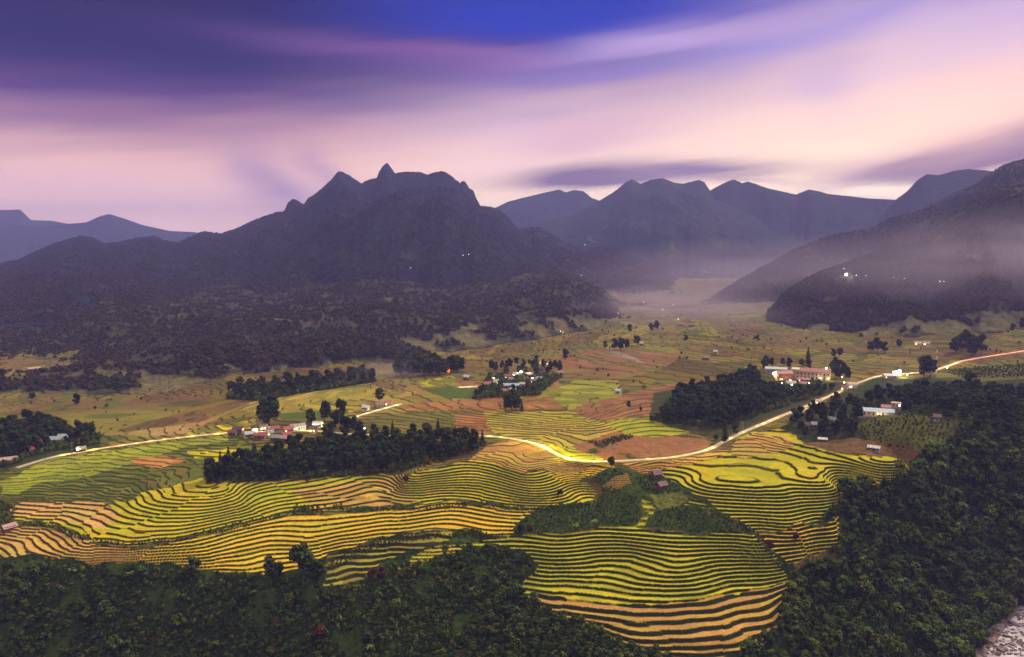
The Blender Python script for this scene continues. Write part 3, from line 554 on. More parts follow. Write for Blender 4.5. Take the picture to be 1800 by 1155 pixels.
RG['right'] = ridge('mountain', [(1225,540),(1248,527),(1269,510),(1304,489),(1345,466),(1394,439),(1442,420),(1470,411),(1529,402),(1557,387),(1574,379),(1591,378),(1626,366),(1668,343),(1713,324),(1737,307),(1761,291),(1785,283),(1800,279),(1900,250),(2100,240)], [(1225,1850),(1500,2500),(2100,2500)], [(1225,1750),(1400,1650),(2100,1650)], z0=10, seed=34, nu=700, nt_=200, gul=230, patch=.12, tint=(.032,.032,.024), amp=.16, jag=.8, p=.95, label='dark wooded ridge climbing to the right edge')
RG['near'] = ridge('hill', [(1350,545),(1363,534),(1373,517),(1394,501),(1442,475),(1487,461),(1529,444),(1574,423),(1616,402),(1650,385),(1692,357),(1726,337),(1761,330),(1800,319),(1900,300),(2100,300)], [(1350,1420),(1600,1850),(2100,1900)], [(1350,1330),(1400,1190),(1480,1130),(1560,1120),(1680,1180),(1800,1240),(2100,1300)], z0=None, seed=36, nu=700, nt_=220, gul=190, patch=.34, amp=.30, p=1.15, tint=(.034,.036,.022), open_=(.13,.12,.05), jag=1, mat=m_hill, label='dark wooded hill above the misty slope')

dg = bpy.context.evaluated_depsgraph_get()
def hit(u, v):
    """first surface of the land seen at a place of the photograph"""
    d = Vector(ray(u, v)).normalized(); ok, loc, nrm, i, ob, mt = S.ray_cast(dg, Vector((0, 0, CAMZ))+d*230, d)
    return loc if ok else None
# ------------------------------------------------------------------ roads, river
def ribbon(name, x, y, z, wdt, mat, lift=0.12):
    t = np.stack([np.gradient(x), np.gradient(y)], 1); t /= np.linalg.norm(t, axis=1)[:, None]+1e-9; nx, ny = -t[:, 1], t[:, 0]
    offs = [(-wdt/2-.25, -.35), (-wdt/2, 0), (0, .05), (wdt/2, 0), (wdt/2+.25, -.35)]; V = np.stack([np.stack([x+nx*o, y+ny*o, z+lift+h], 1) for o, h in offs], 1).reshape(-1, 3)
    n = len(x); F = [[i*5+j, i*5+j+1, (i+1)*5+j+1, (i+1)*5+j] for i in range(n-1) for j in range(4)]
    return link(name, np_mesh(name, V, F, mat))
m_road = flat_mat('pale_concrete', (.42,.36,.26), .75, .18, .5)
for nm, (x, y, z) in RL.items():
    tag(ribbon('road' if nm in ('left', 'village') else 'path', x, y, z, {'left': 3.6, 'village': 3.2, 'yard': 5, 'lane': 3.5}[nm], m_road),
        label={'left': 'long pale concrete road winding through the terraces', 'village': 'short pale road leaving the roadside village', 'yard': 'pale earth yard beside the central village', 'lane': 'short lane turning off the road to the kiosk'}[nm], kind='structure')
def water_mat():
    m, nt, b = new_mat('river_water'); n = nt.nodes; l = nt.links; t = n.new('ShaderNodeTexCoord')
    mp = n.new('ShaderNodeMapping'); mp.inputs['Scale'].default_value = (.25, .6, 1); mp.inputs['Rotation'].default_value = (0, 0, .9); l.new(t.outputs['Object'], mp.inputs[0])
    no = n.new('ShaderNodeTexNoise'); no.inputs['Scale'].default_value = .5; no.inputs['Detail'].default_value = 6; l.new(mp.outputs[0], no.inputs['Vector'])
    cr = n.new('ShaderNodeValToRGB'); cr.color_ramp.elements[0].position = .36; cr.color_ramp.elements[0].color = (.20,.17,.21,1); cr.color_ramp.elements[1].position = .62; cr.color_ramp.elements[1].color = (.58,.52,.60,1)
    l.new(no.outputs[0], cr.inputs[0]); l.new(cr.outputs[0], b.inputs['Base Color']); b.inputs['Roughness'].default_value = .35
    bp = n.new('ShaderNodeBump'); bp.inputs['Distance'].default_value = .3; l.new(no.outputs[0], bp.inputs['Height']); l.new(bp.outputs[0], b.inputs['Normal']); return m
wp = RIVW
mb = MB(); mb.poly([(x, y, -90.7) for x, y in wp]); tag(mb.build('river', water_mat()), label='shallow white river running between rocks at the foot of the wooded slope', kind='structure')
m_rock = flat_mat('river_rock', (.17,.115,.13), .85, .35, .6, rnd=.35)
def rock_mesh(sd, name='rock'):
    r = np.random.default_rng(sd); k = 5; V = []; F = []
    g = np.linspace(-1, 1, k)
    for ax in range(3):
        for sg in (-1, 1):
            b = len(V)
            for a in g:
                for c in g:
                    p = [0, 0, 0]; p[ax] = sg; p[(ax+1) % 3] = a; p[(ax+2) % 3] = c; V.append(p)
            for i in range(k-1):
                for j in range(k-1):
                    q = [b+i*k+j, b+(i+1)*k+j, b+(i+1)*k+j+1, b+i*k+j+1]; F.append(q if sg > 0 else q[::-1])
    V = np.array(V, float); V /= np.linalg.norm(V, axis=1)[:, None]**.8
    for _ in range(7):
        d = r.normal(size=3); d /= np.linalg.norm(d); o = r.uniform(.45, .8); t = V@d; V -= np.clip(t-o, 0, None)[:, None]*d*.9
    V *= 1+.06*r.normal(size=3); V[:, 2] *= .6
    return np_mesh(name, V, F, m_rock, smooth=False)
RM = [rock_mesh(i) for i in range(5)]
rk = 0; RIVP = [(1690,1158),(1712,1128),(1745,1108),(1768,1085),(1783,1058),(1800,1045),(1800,1155)]
bankw = wpoly(RIVP); bx = [p[0] for p in bankw]; by = [p[1] for p in bankw]; tries = 0; placed = []
while rk < 150 and tries < 6000:
    tries += 1; x = rng.uniform(min(bx), max(bx)); y = rng.uniform(min(by), max(by))
    if not inside(np.array([x]), np.array([y]), bankw)[0]: continue
    inw = inside(np.array([x]), np.array([y]), wp)[0]; s_ = rng.uniform(.5, 1.2)*(1.8 if rng.random() < .2 else 1)
    if any((x-a)**2+(y-b)**2 < (.75*(s_+c))**2 for a, b, c in placed): continue
    placed.append((x, y, s_)); o = link('rock', RM[rk % 5], None, (x, y, (-90.7 if inw else max(-90.7, float(gz(x, y))))+.15*s_)); o.scale = (s_*rng.uniform(.9, 1.5), s_, s_*rng.uniform(.7, 1.1)); o.rotation_euler = (rng.uniform(-.2, .2), rng.uniform(-.2, .2), rng.uniform(0, 6.28))
    tag(o, 'pinkish grey boulder '+('standing in the white water of the river' if inw else 'on the stony bank of the river below the woods'), 'rock', 'boulders in the river' if inw else 'boulders on the river bank'); rk += 1
print('rocks', rk)
# ------------------------------------------------------------------ trees
def leaf_mat(name, col, rnd=.35, yel=.25):
    m, nt, b = new_mat(name); n = nt.nodes; l = nt.links
    a = n.new('ShaderNodeAttribute'); a.attribute_name = 'albedo'; oi = n.new('ShaderNodeObjectInfo')
    mr = n.new('ShaderNodeMapRange'); mr.inputs[3].default_value = 1-rnd; mr.inputs[4].default_value = 1+rnd*1.3; l.new(oi.outputs['Random'], mr.inputs[0])
    mu = n.new('ShaderNodeMath'); mu.operation = 'MULTIPLY'; mu.inputs[1].default_value = 7.31; l.new(oi.outputs['Random'], mu.inputs[0]); fr = n.new('ShaderNodeMath'); fr.operation = 'FRACT'; l.new(mu.outputs[0], fr.inputs[0])
    cr = n.new('ShaderNodeMix'); cr.data_type = 'RGBA'; cr.inputs[6].default_value = (*col, 1); cr.inputs[7].default_value = (col[0]*1.9+.01, col[1]*1.35, col[2]*.8, 1)
    pw = n.new('ShaderNodeMath'); pw.operation = 'POWER'; pw.inputs[1].default_value = 3.0; l.new(fr.outputs[0], pw.inputs[0]); m3 = n.new('ShaderNodeMath'); m3.operation = 'MULTIPLY'; m3.inputs[1].default_value = yel*3; l.new(pw.outputs[0], m3.inputs[0]); l.new(m3.outputs[0], cr.inputs[0])
    v1 = n.new('ShaderNodeVectorMath'); v1.operation = 'MULTIPLY'; l.new(a.outputs['Color'], v1.inputs[0]); l.new(cr.outputs[2], v1.inputs[1])
    v2 = n.new('ShaderNodeVectorMath'); v2.operation = 'SCALE'; l.new(v1.outputs[0], v2.inputs[0]); l.new(mr.outputs[0], v2.inputs['Scale'])
    l.new(v2.outputs[0], b.inputs['Base Color']); b.inputs['Roughness'].default_value = .8; b.inputs['Specular IOR Level'].default_value = .06; return m
m_leaf = leaf_mat('foliage_forest', (.066,.104,.020)); m_grove = leaf_mat('foliage_grove', (.036,.056,.015), .35, .2); m_shrub = leaf_mat('foliage_shrub', (.060,.100,.018), .4, .35)
m_hillleaf = leaf_mat('foliage_hill', (.066,.058,.036), .25, .2); m_banana = leaf_mat('foliage_banana', (.12,.20,.04), .2, .1); m_red = leaf_mat('foliage_red', (.08,.032,.03), .2, .1); m_bamboo = leaf_mat('foliage_pale', (.06,.09,.018), .3, .3)
m_bark = flat_mat('bark', (.06,.045,.03), .9, .3, 2.0)
def cube_sphere():
    V = []; F = []; g = (-1, 0, 1)
    for ax in range(3):
        for sg in (-1, 1):
            b = len(V)
            for a in g:
                for c in g:
                    p = [0, 0, 0]; p[ax] = sg; p[(ax+1) % 3] = a; p[(ax+2) % 3] = c; V.append(p)
            for i in range(2):
                for j in range(2):
                    q = [b+i*3+j, b+(i+1)*3+j, b+(i+1)*3+j+1, b+i*3+j+1]; F.append(q if sg > 0 else q[::-1])
    V = np.array(V, float); V /= np.linalg.norm(V, axis=1)[:, None]; return V, np.array(F)
CSV, CSF = cube_sphere()
def crown_mesh(name, sd, clumps, per, leaf, mat, core=.80, flat=1.0, up=.3):
    """many small leaf faces over uneven clumps, each clump with an inner mass coloured dark as inner shade"""
    r = np.random.default_rng(sd); VV = []; FF = []; CC = []; b = 0
    for (cx, cy, cz, rc) in clumps:
        tone = r.uniform(.75, 1.3)
        if core:
            v = CSV*(rc*core)*(1+.18*r.normal(size=(len(CSV), 1)))*np.array([1, 1, flat])+(cx, cy, cz); VV.append(v); FF.append(CSF+b); CC.append(np.full((len(v), 3), .22*tone)); b += len(v)  # shade in the gaps between leaves is put into this darker core colour
        d = r.normal(size=(per, 3)); d[:, 2] += up; d /= np.linalg.norm(d, axis=1)[:, None]; p = d*rc*r.uniform(.72, 1.12, (per, 1))*np.array([1, 1, flat])+(cx, cy, cz)
        nrm = d+r.normal(size=(per, 3))*.32; nrm /= np.linalg.norm(nrm, axis=1)[:, None]; a = np.cross(nrm, r.normal(size=(per, 3))); a /= np.linalg.norm(a, axis=1)[:, None]; c = np.cross(nrm, a)
        s = leaf*r.uniform(.6, 1.35, (per, 1)); a = a*s; c = c*s*r.uniform(.55, 1.0, (per, 1))
        v = np.stack([p-a*.9, p-c*.7+nrm*s*.1, p+a, p+c*.7-nrm*s*.1], 1).reshape(-1, 3); VV.append(v); FF.append(np.arange(per*4).reshape(per, 4)+b); b += per*4
        CC.append(np.repeat((tone*r.uniform(.55, 1.7, (per, 1)))*np.array([[1, 1, 1]]), 4, axis=0))
    return np_mesh(name, np.vstack(VV), np.vstack(FF), mat, {'albedo': np.vstack(CC)}, smooth=False)
def broad_clumps(sd, R_, H, zb, n, zs=.7):
    r = np.random.default_rng(sd); out = []
    for i in range(n):
        a = r.uniform(0, 6.28); q = r.uniform(0, 1)**.5; zz = r.uniform(-.8, 1); k = math.sqrt(max(0, 1-zz*zz*.8)); out.append((R_*q*k*math.cos(a)*.8, R_*q*k*math.sin(a)*.8, zb+(H-zb)*(.5+.42*zz), R_*r.uniform(.28, .46)))
    return out
def trunk_mesh(sd, h, r0, limbs=4, spread=.35):
    r = np.random.default_rng(sd); m = MB(); x = y = 0; z = -.6
    for i in range(3):
        nx, ny, nz = x+r.uniform(-.06, .06)*h, y+r.uniform(-.06, .06)*h, h*(i+1)/3; m.tube((x, y, z), (nx, ny, nz), r0*(1-i*.25), r0*(.75-i*.25)); x, y, z = nx, ny, nz
    for k in range(limbs):
        a = r.uniform(0, 6.28); z0_ = h*r.uniform(.5, .95); l = h*spread*r.uniform(.7, 1.2); m.tube((0, 0, z0_), (l*math.cos(a), l*math.sin(a), z0_+l*.8), r0*.4, r0*.12, 5)
    return m.mesh('trunk', m_bark)
PROTO = {}
def proto(key, trunk, crown): PROTO[key] = (trunk, crown)
for i in range(4):
    proto(('forest', i), trunk_mesh(10+i, 5.5, .25), crown_mesh('crown', 20+i, broad_clumps(30+i, 3.6, 8.2, 1.6, 15), 46, .52, m_leaf))
for i in range(4):
    proto(('grove', i), trunk_mesh(40+i, 9, .32), crown_mesh('crown', 50+i, broad_clumps(60+i, 4.9, 14.0, 1.8, 22), 46, .6, m_grove))
for i in range(2):
    cl = [(0.25*math.cos(k*2.4)*(1-k/11), .25*math.sin(k*2.4)*(1-k/11), 2.0+k*1.05, max(.5, 2.5*(1-k/11.5))) for k in range(11)]
    proto(('pine', i), trunk_mesh(70+i, 11, .28, 0), crown_mesh('crown', 75+i, cl, 44, .5, m_grove, flat=.45, core=.6))
for i in range(3):
    proto(('shrub', i), trunk_mesh(80+i, 1.0, .08, 3, .6), crown_mesh('crown', 85+i, broad_clumps(90+i, 1.35, 2.4, .35, 8), 32, .30, m_shrub))
for i in range(2):
    proto(('pale', i), trunk_mesh(95+i, 5, .15, 6, .4), crown_mesh('crown', 97+i, broad_clumps(99+i, 2.8, 8.5, 2.2, 14), 44, .45, m_bamboo))
for i in range(2):
    proto(('red', i), trunk_mesh(101+i, 1.2, .08, 4, .6), crown_mesh('crown', 103+i, broad_clumps(105+i, 2.2, 3.2, .5, 9), 40, .35, m_red))
for i in range(3):
    proto(('far', i), trunk_mesh(110+i, 4, .3, 0), crown_mesh('crown', 113+i, broad_clumps(116+i, 4.4, 9, 1.5, 7), 22, 1.25, m_hillleaf, core=.85))
def banana_crown(sd):
    r = np.random.default_rng(sd); VV = []; FF = []; b = 0
    for k in range(11):
        a = k*2.4+r.uniform(-.3, .3); Ln = r.uniform(2.0, 3.0); e = r.uniform(.5, 1.2); pts = []
        for i in range(6):
            t = i/5; rr_ = Ln*t*math.cos(e*(1-.3*t)); zz = 1.9+Ln*t*math.sin(e)-1.5*t*t*(1.4-e*.5); wd = .36*math.sin(PI*min(1, .12+t*.88))+.02
            for sg in (-1, 1): pts.append((rr_*math.cos(a)-sg*wd*math.sin(a), rr_*math.sin(a)+sg*wd*math.cos(a), zz-abs(wd)*.3*0))
        VV += pts; FF += [[b+2*i, b+2*i+1, b+2*i+3, b+2*i+2] for i in range(5)]; b += 12
    return np_mesh('crown', VV, FF, m_banana, {'albedo': np.ones((len(VV), 3))})
proto(('banana', 0), trunk_mesh(120, 1.9, .16, 0), banana_crown(121)); proto(('banana', 1), trunk_mesh(122, 1.9, .16, 0), banana_crown(123))
FIRST = {}
def plant(key, name, cat, label, group, x, y, sc=1.0, z=None, sz=None, lean=0.0):
    z = float(gz(x, y)) if z is None else z
    t = thing(name, label, cat, (x, y, z), rng.uniform(0, 6.28), group); t.scale = (sc, sc, sz or sc*rng.uniform(.9, 1.12)); t.rotation_euler.x = rng.uniform(-lean, lean)
    tk, cr = PROTO[key]; link('trunk', tk, t); c = link('crown', cr, t); FIRST.setdefault(key, c); return t
HOLEW = [wpoly(h) for h in HOLES]
def spread_in(pts_px, d, edge=1.5, avoid=4.5, maxn=99999, world=None):
    w = world or wpoly(pts_px); bx = np.array(w); lo = bx.min(0); hi = bx.max(0); n = int((hi-lo).prod()/(d*d)*2.2)+10
    p = np.stack([rng.uniform(lo[0], hi[0], n), rng.uniform(lo[1], hi[1], n)], 1); p = p[inside(p[:, 0], p[:, 1], w)]
    p = p[gz(p[:, 0], p[:, 1], rdist) > avoid]
    for hw in HOLEW: p = p[~inside(p[:, 0], p[:, 1], hw)]
    g = {}; out = []
    for x, y in p:
        k = (int(x//d), int(y//d)); ok = True
        for i in (-1, 0, 1):
            for j in (-1, 0, 1):
                for a, b in g.get((k[0]+i, k[1]+j), ()):
                    if (a-x)**2+(b-y)**2 < d*d: ok = False; break
        if ok and not any((x-a)**2+(y-b)**2 < c*c for a, b, c in HOUSES): g.setdefault(k, []).append((x, y)); out.append((x, y))
    return np.array(out[:maxn]).reshape(-1, 2)
def scatter(name, pts, scl, keys, label):
    """growth nobody could count: one object of points carrying copies of the crowns"""
    me = bpy.data.meshes.new(name); pts = np.asarray(pts, np.float32); me.vertices.add(len(pts)); me.vertices.foreach_set('co', pts.ravel())
    a = me.attributes.new('scl', 'FLOAT', 'POINT'); a.data.foreach_set('value', np.asarray(scl, np.float32)); a = me.attributes.new('rot', 'FLOAT', 'POINT'); a.data.foreach_set('value', rng.uniform(0, 6.28, len(pts)).astype(np.float32))
    a = me.attributes.new('pick', 'INT', 'POINT'); a.data.foreach_set('value', rng.integers(0, len(keys), len(pts)).astype(np.int32)); o = link(name, me)
    g = bpy.data.node_groups.new(name+'_growth', 'GeometryNodeTree'); g.interface.new_socket('Geometry', in_out='INPUT', socket_type='NodeSocketGeometry'); g.interface.new_socket('Geometry', in_out='OUTPUT', socket_type='NodeSocketGeometry')
    n = g.nodes; l = g.links; gi = n.new('NodeGroupInput'); go = n.new('NodeGroupOutput'); ip = n.new('GeometryNodeInstanceOnPoints'); l.new(gi.outputs[0], ip.inputs['Points']); l.new(ip.outputs[0], go.inputs[0])
    jo = n.new('GeometryNodeJoinGeometry')
    for k in keys[::-1]:
        oi = n.new('GeometryNodeObjectInfo'); oi.inputs['Object'].default_value = FIRST[k]; oi.inputs['As Instance'].default_value = True; oi.transform_space = 'ORIGINAL'; l.new(oi.outputs['Geometry'], jo.inputs[0])
    l.new(jo.outputs[0], ip.inputs['Instance']); ip.inputs['Pick Instance'].default_value = True
    def at_(nm, ty):
        q = n.new('GeometryNodeInputNamedAttribute'); q.data_type = ty; q.inputs[0].default_value = nm; return q.outputs[0]
    l.new(at_('scl', 'FLOAT'), ip.inputs['Scale']); l.new(at_('pick', 'INT'), ip.inputs['Instance Index'])
    cx = n.new('ShaderNodeCombineXYZ'); l.new(at_('rot', 'FLOAT'), cx.inputs[2]); l.new(cx.outputs[0], ip.inputs['Rotation'])
    md = o.modifiers.new('growth', 'NODES'); md.node_group = g; tag(o, label=label, kind='stuff'); return o
# ------------------------------------------------------------------ buildings
HOUSES = []
WALLC = {'white': (.62,.58,.54), 'cream': (.55,.45,.30), 'pink': (.55,.33,.27), 'orange': (.60,.30,.13), 'earth': (.28,.18,.12), 'wood': (.16,.10,.07), 'grey': (.36,.34,.33)}
ROOFC = {'red': (.34,.055,.05), 'purple': (.16,.06,.09), 'blue': (.30,.40,.50), 'grey': (.30,.29,.32), 'white': (.62,.62,.66), 'brown': (.14,.08,.06), 'pink': (.50,.30,.28), 'tin': (.42,.45,.48)}
MW = {k: flat_mat('plaster_'+k, v, .9, .18, .8) for k, v in WALLC.items()}
def roof_mat(k, c):
    m, nt, b = new_mat('roof_'+k); n = nt.nodes; l = nt.links; t = n.new('ShaderNodeTexCoord'); w = n.new('ShaderNodeTexWave'); w.inputs['Scale'].default_value = 1.6; w.inputs['Distortion'].default_value = .4; l.new(t.outputs['Object'], w.inputs['Vector'])
    no = n.new('ShaderNodeTexNoise'); no.inputs['Scale'].default_value = .9; no.inputs['Detail'].default_value = 5; l.new(t.outputs['Object'], no.inputs['Vector'])
    mr = n.new('ShaderNodeMapRange'); mr.inputs[1].default_value = .3; mr.inputs[2].default_value = .7; mr.inputs[3].default_value = .65; mr.inputs[4].default_value = 1.25; l.new(no.outputs[0], mr.inputs[0])
    v = n.new('ShaderNodeVectorMath'); v.operation = 'SCALE'; v.inputs[0].default_value = c; l.new(mr.outputs[0], v.inputs['Scale']); l.new(v.outputs[0], b.inputs['Base Color']); b.inputs['Roughness'].default_value = .55
    bp = n.new('ShaderNodeBump'); bp.inputs['Distance'].default_value = .04; l.new(w.outputs[0], bp.inputs['Height']); l.new(bp.outputs[0], b.inputs['Normal']); return m
MR = {k: roof_mat(k, v) for k, v in ROOFC.items()}
m_dark = flat_mat('dark_opening', (.03,.028,.03), .4, .1, 1, .4); m_door = flat_mat('door_wood', (.14,.07,.04), .7); m_frame = flat_mat('frame_paint', (.5,.46,.4), .7)
m_lit = emit_mat('lit_window', (1.0,.70,.30), 3.0); m_bulb = emit_mat('lamp_glow', (1.0,.86,.60), 60.0); m_bulbf = emit_mat('lamp_glow_faint', (1.0,.86,.66), 14.0); m_bulbw = emit_mat('lamp_glow_white', (.92,1.0,.82), 160.0); m_iron = flat_mat('galvanised_steel', (.30,.30,.31), .5, .1, 2, .5); m_conc = flat_mat('weathered_concrete', (.40,.38,.36), .9, .2, 1)
def face_cam(x, y, extra=0.0): return -math.atan2(x, y)+math.radians(extra)
def px_m(x, y): return math.hypot(x, y)/FPX
def point_light(x, y, z, P, col, name='lamp_light', rad=.25):
    l = bpy.data.lights.new(name, 'POINT'); l.energy = P; l.color = col; l.shadow_soft_size = rad; l.volume_factor = 0.0; o = bpy.data.objects.new(name, l); COL.objects.link(o); o.location = (x, y, z); return o
def house(u, v, wpx, wall, roof, label, rot=0.0, h=2.9, d=None, lit=0, cat='house', name='house', group=None, gable=1.5, nwin=2, z=None, xy=None, pad=1.0):
    x, y = xy or at(u, v, Z); z = float(gz(x, y)) if z is None else z; w = max(4.0, wpx*px_m(x, y)); d = d or min(8.0, max(4.0, w*.62)); HOUSES.append((x, y, .5*max(w, d)+pad))
    t = thing(name, label, cat, (x, y, z), face_cam(x, y, rot), group)
    m = MB(); hw, hd = w/2, d/2; m.box(-hw, hw, -hd, hd, -1.2, h)
    m.poly([(-hw, -hd+.004, h), (-hw, hd-.004, h), (-hw, 0, h+gable)][::1]); m.poly([(hw, hd-.004, h), (hw, -hd+.004, h), (hw, 0, h+gable)]); m.build('wall', MW[wall], t)
    e = .55; k = gable/hd; r = MB(); r.slab([(-hw-e, -hd-e, h-k*e+.14), (hw+e, -hd-e, h-k*e+.14), (hw+e, 0, h+gable+.14), (-hw-e, 0, h+gable+.14)], .13); r.slab([(-hw-e, 0.002, h+gable+.14), (hw+e, 0.002, h+gable+.14), (hw+e, hd+e, h-k*e+.14), (-hw-e, hd+e, h-k*e+.14)], .13); r.build('roof', MR[roof], t)
    if wpx < 5: return t
    b = MB(); b.box(-.5, .5, -hd-.05, -hd+.05, 0, 2.1); b.build('door', m_door, t)
    xs = np.linspace(-hw*.72, hw*.72, nwin*2+1)
    for i, q in enumerate([a for a in xs if abs(a) > .9][:4]):
        f = MB(); f.box(q-.62, q+.62, -hd-.06, -hd+.04, .95, 2.15); fo = f.build('window', m_frame, t); p = MB(); p.box(q-.5, q+.5, -hd-.08, -hd-.02, 1.07, 2.03); p.build('pane', m_lit if i < lit else m_dark, fo)
    if lit: 
        c, s = math.cos(t.rotation_euler.z), math.sin(t.rotation_euler.z); lo = -hd-2.2; point_light(x-s*lo, y+c*lo, z+2.3, 60*lit, (1, .75, .40))
    return t
def lamp(u, v, label, P=0, hgt=5.0, rad=.30, mat=None, col=(1,.85,.55), loc=None, group='lamps lit in the villages'):
    p = loc or hit(u, v)
    if p is None: return
    x, y, z = p; dd = math.hypot(x, y); rad = max(rad, rad*dd/900)
    t = thing('street_lamp', label, 'lamp', (x, y, z), face_cam(x, y), group); hgt = hgt
    m = MB(); m.tube((0, 0, -.5), (0, 0, hgt), .09, .06); m.tube((0, 0, hgt), (0, -.7, hgt+.15), .05, .04); m.build('pole', m_iron, t)
    s_ = link('bulb', bpy.data.meshes.new('bulb'), t); V = CSV*rad+(0, -.75, hgt); s_.data = np_mesh('bulb', V, CSF, mat or m_bulb)
    if P: point_light(x, y-1.0, z+hgt+.6+rad, P, col)
# the school with its arcaded front
def school():
    x, y = at(1425, 667, Z); z = float(gz(x, y)); k = px_m(x, y); w = 60*k; h1 = 3.5; H = 2*h1+.6; d = 9.0; HOUSES.append((x, y, w*.55)); HOUSES.append((x-w*.35, y-2, w*.3)); HOUSES.append((x+w*.35, y-4, w*.3))
    t = thing('school', 'long two-storey white school building with arcaded galleries and a red roof', 'school', (x, y, z), face_cam(x, y, -4)); hw = w/2
    m = MB(); m.box(-hw, hw, 0, d, -2, H); m.build('wall', MW['cream'], t)
    m = MB(); m.box(-hw, hw, -2.2, -.004, h1-.15, h1+.12); m.box(-hw, hw, -2.2, -.004, -2, .05); m.box(-hw-.1, hw+.1, -2.3, -.004, H-.3, H+.15); m.build('gallery_floor', MW['pink'], t)
    n = 10
    for i in range(n+1):
        q = -hw+.2+(w-.4)*i/n; m = MB(); m.box(q-.2, q+.2, -2.15, -1.75, .05, h1-.15); m.box(q-.2, q+.2, -2.15, -1.75, h1+.12, H-.3); m.build('column', MW['white'], t)
    m = MB(); m.box(-hw+.2, hw-.2, -2.1, -2.0, h1+.95, h1+1.05)
    for i in range(60): q = -hw+.4+(w-.8)*i/59; m.box(q-.03, q+.03, -2.08, -2.02, h1+.12, h1+.95)
    m.build('railing', MW['white'], t)
    for fl in (0, 1):
        for i in range(n):
            q = -hw+(w)*(i+.5)/n; z0_ = fl*h1
            if i % 2 == 0: b = MB(); b.box(q-.6, q+.6, -.06, .05, z0_+.06, z0_+2.4); b.build('door', m_door, t)
            else:
                b = MB(); b.box(q-.9, q+.9, -.06, .05, z0_+1.0, z0_+2.4); f = b.build('window', m_frame, t); p = MB(); p.box(q-.78, q+.78, -.08, -.03, z0_+1.1, z0_+2.3); p.build('pane', m_lit if (i in (7, 9) and fl == 0) else m_dark, f)
    r = MB(); a = H+.15; g = 2.6; xl = -hw+w*.2; r.slab([(xl, -2.7, a-.05), (hw+.5, -2.7, a-.05), (hw+.5, d/2-1, a+g), (xl, d/2-1, a+g)], .15); r.slab([(xl, d/2-.998, a+g), (hw+.5, d/2-.998, a+g), (hw+.5, d+.6, a-.05), (xl, d+.6, a-.05)], .15); r.build('roof', MR['red'], t)
    r = MB(); r.box(-hw-.3, xl-.01, -2.6, d+.2, a+.002, a+1.5); r.build('parapet', MW['white'], t)
    for q, P, c in ((-hw*.75, 120, (1,.7,.4)), (-.2*hw, 250, (1,.8,.5)), (.45*hw, 700, (1,.85,.5)), (.95*hw, 600, (1,.8,.35))):
        al = t.rotation_euler.z; lx, ly = q, -4.5; point_light(x+lx*math.cos(al)-ly*math.sin(al), y+lx*math.sin(al)+ly*math.cos(al), z+3.0, P, c)
    return t
school()
house(1377, 668, 27, 'orange', 'red', 'orange school wing with a red hipped roof beside the long building', rot=28, h=6.6, d=9, lit=2, gable=2.4, nwin=3, cat='building', name='school_wing')
house(1364, 655, 34, 'grey', 'tin', 'grey shed with a pale blue metal roof behind the orange wing', h=4.2, d=10, gable=1.5, cat='shed', name='shed')
house(1412, 671, 17, 'cream', 'red', 'small lit building with a red roof in front of the school', h=2.6, lit=2, gable=1.2)
def classroom():
    x, y = at(1539, 731, Z); z = float(gz(x, y)); k = px_m(x, y); w = 54*k; hw = w/2; d = 7.5; h = 3.6; HOUSES.append((x, y, w*.5)); HOUSES.append((x-w*.3, y-3, w*.3)); HOUSES.append((x+w*.3, y-3, w*.3)); HOUSES.append((x, y-9, w*.45))
    t = thing('classroom_block', 'long low white building with a lit veranda and a pale blue roof on the hill', 'building', (x, y, z), face_cam(x, y, 4))
    m = MB(); m.box(-hw, hw, 0, d, -2, h); m.box(hw-w*.22, hw, -2.4, -.004, -2, h-.1); m.build('wall', MW['white'], t); m = MB(); m.box(-hw-2, hw, -2.9, -.006, -1.8, .25); m.build('terrace', MW['pink'], t)
    for i in range(7): q = -hw+.2+(w*.76)*i/6; m = MB(); m.box(q-.16, q+.16, -2.35, -2.03, .25, h-.25); m.build('column', MW['white'], t)
    for i in range(6):
        q = -hw+w*.76*(i+.5)/6
        if i % 2: b = MB(); b.box(q-.5, q+.5, -.06, .04, .25, 2.5); b.build('door', m_door, t)
        else: b = MB(); b.box(q-.7, q+.7, -.06, .04, 1.1, 2.4); f = b.build('window', m_frame, t); p = MB(); p.box(q-.6, q+.6, -.08, -.02, 1.2, 2.3); p.build('pane', m_lit if i == 4 else m_dark, f)
    r = MB(); g = 1.5; r.slab([(-hw-.5, -2.9, h-.1), (hw+.4, -2.9, h-.1), (hw+.4, d/2, h+g), (-hw-.5, d/2, h+g)], .14); r.slab([(-hw-.5, d/2+.002, h+g), (hw+.4, d/2+.002, h+g), (hw+.4, d+.5, h-.1), (-hw-.5, d+.5, h-.1)], .14); r.build('roof', MR['blue'], t)
    al = t.rotation_euler.z
    for lx, P in ((-hw*.5, 90), (hw*.1, 200), (hw*.35, 450)): ly = -3.8; point_light(x+lx*math.cos(al)-ly*math.sin(al), y+lx*math.sin(al)+ly*math.cos(al), z+2.4, P, (1, .78, .38))
classroom()
house(1562, 722, 22, 'pink', 'red', 'red-roofed house behind the right end of the veranda building', h=3.0, lit=0, rot=8, d=6)
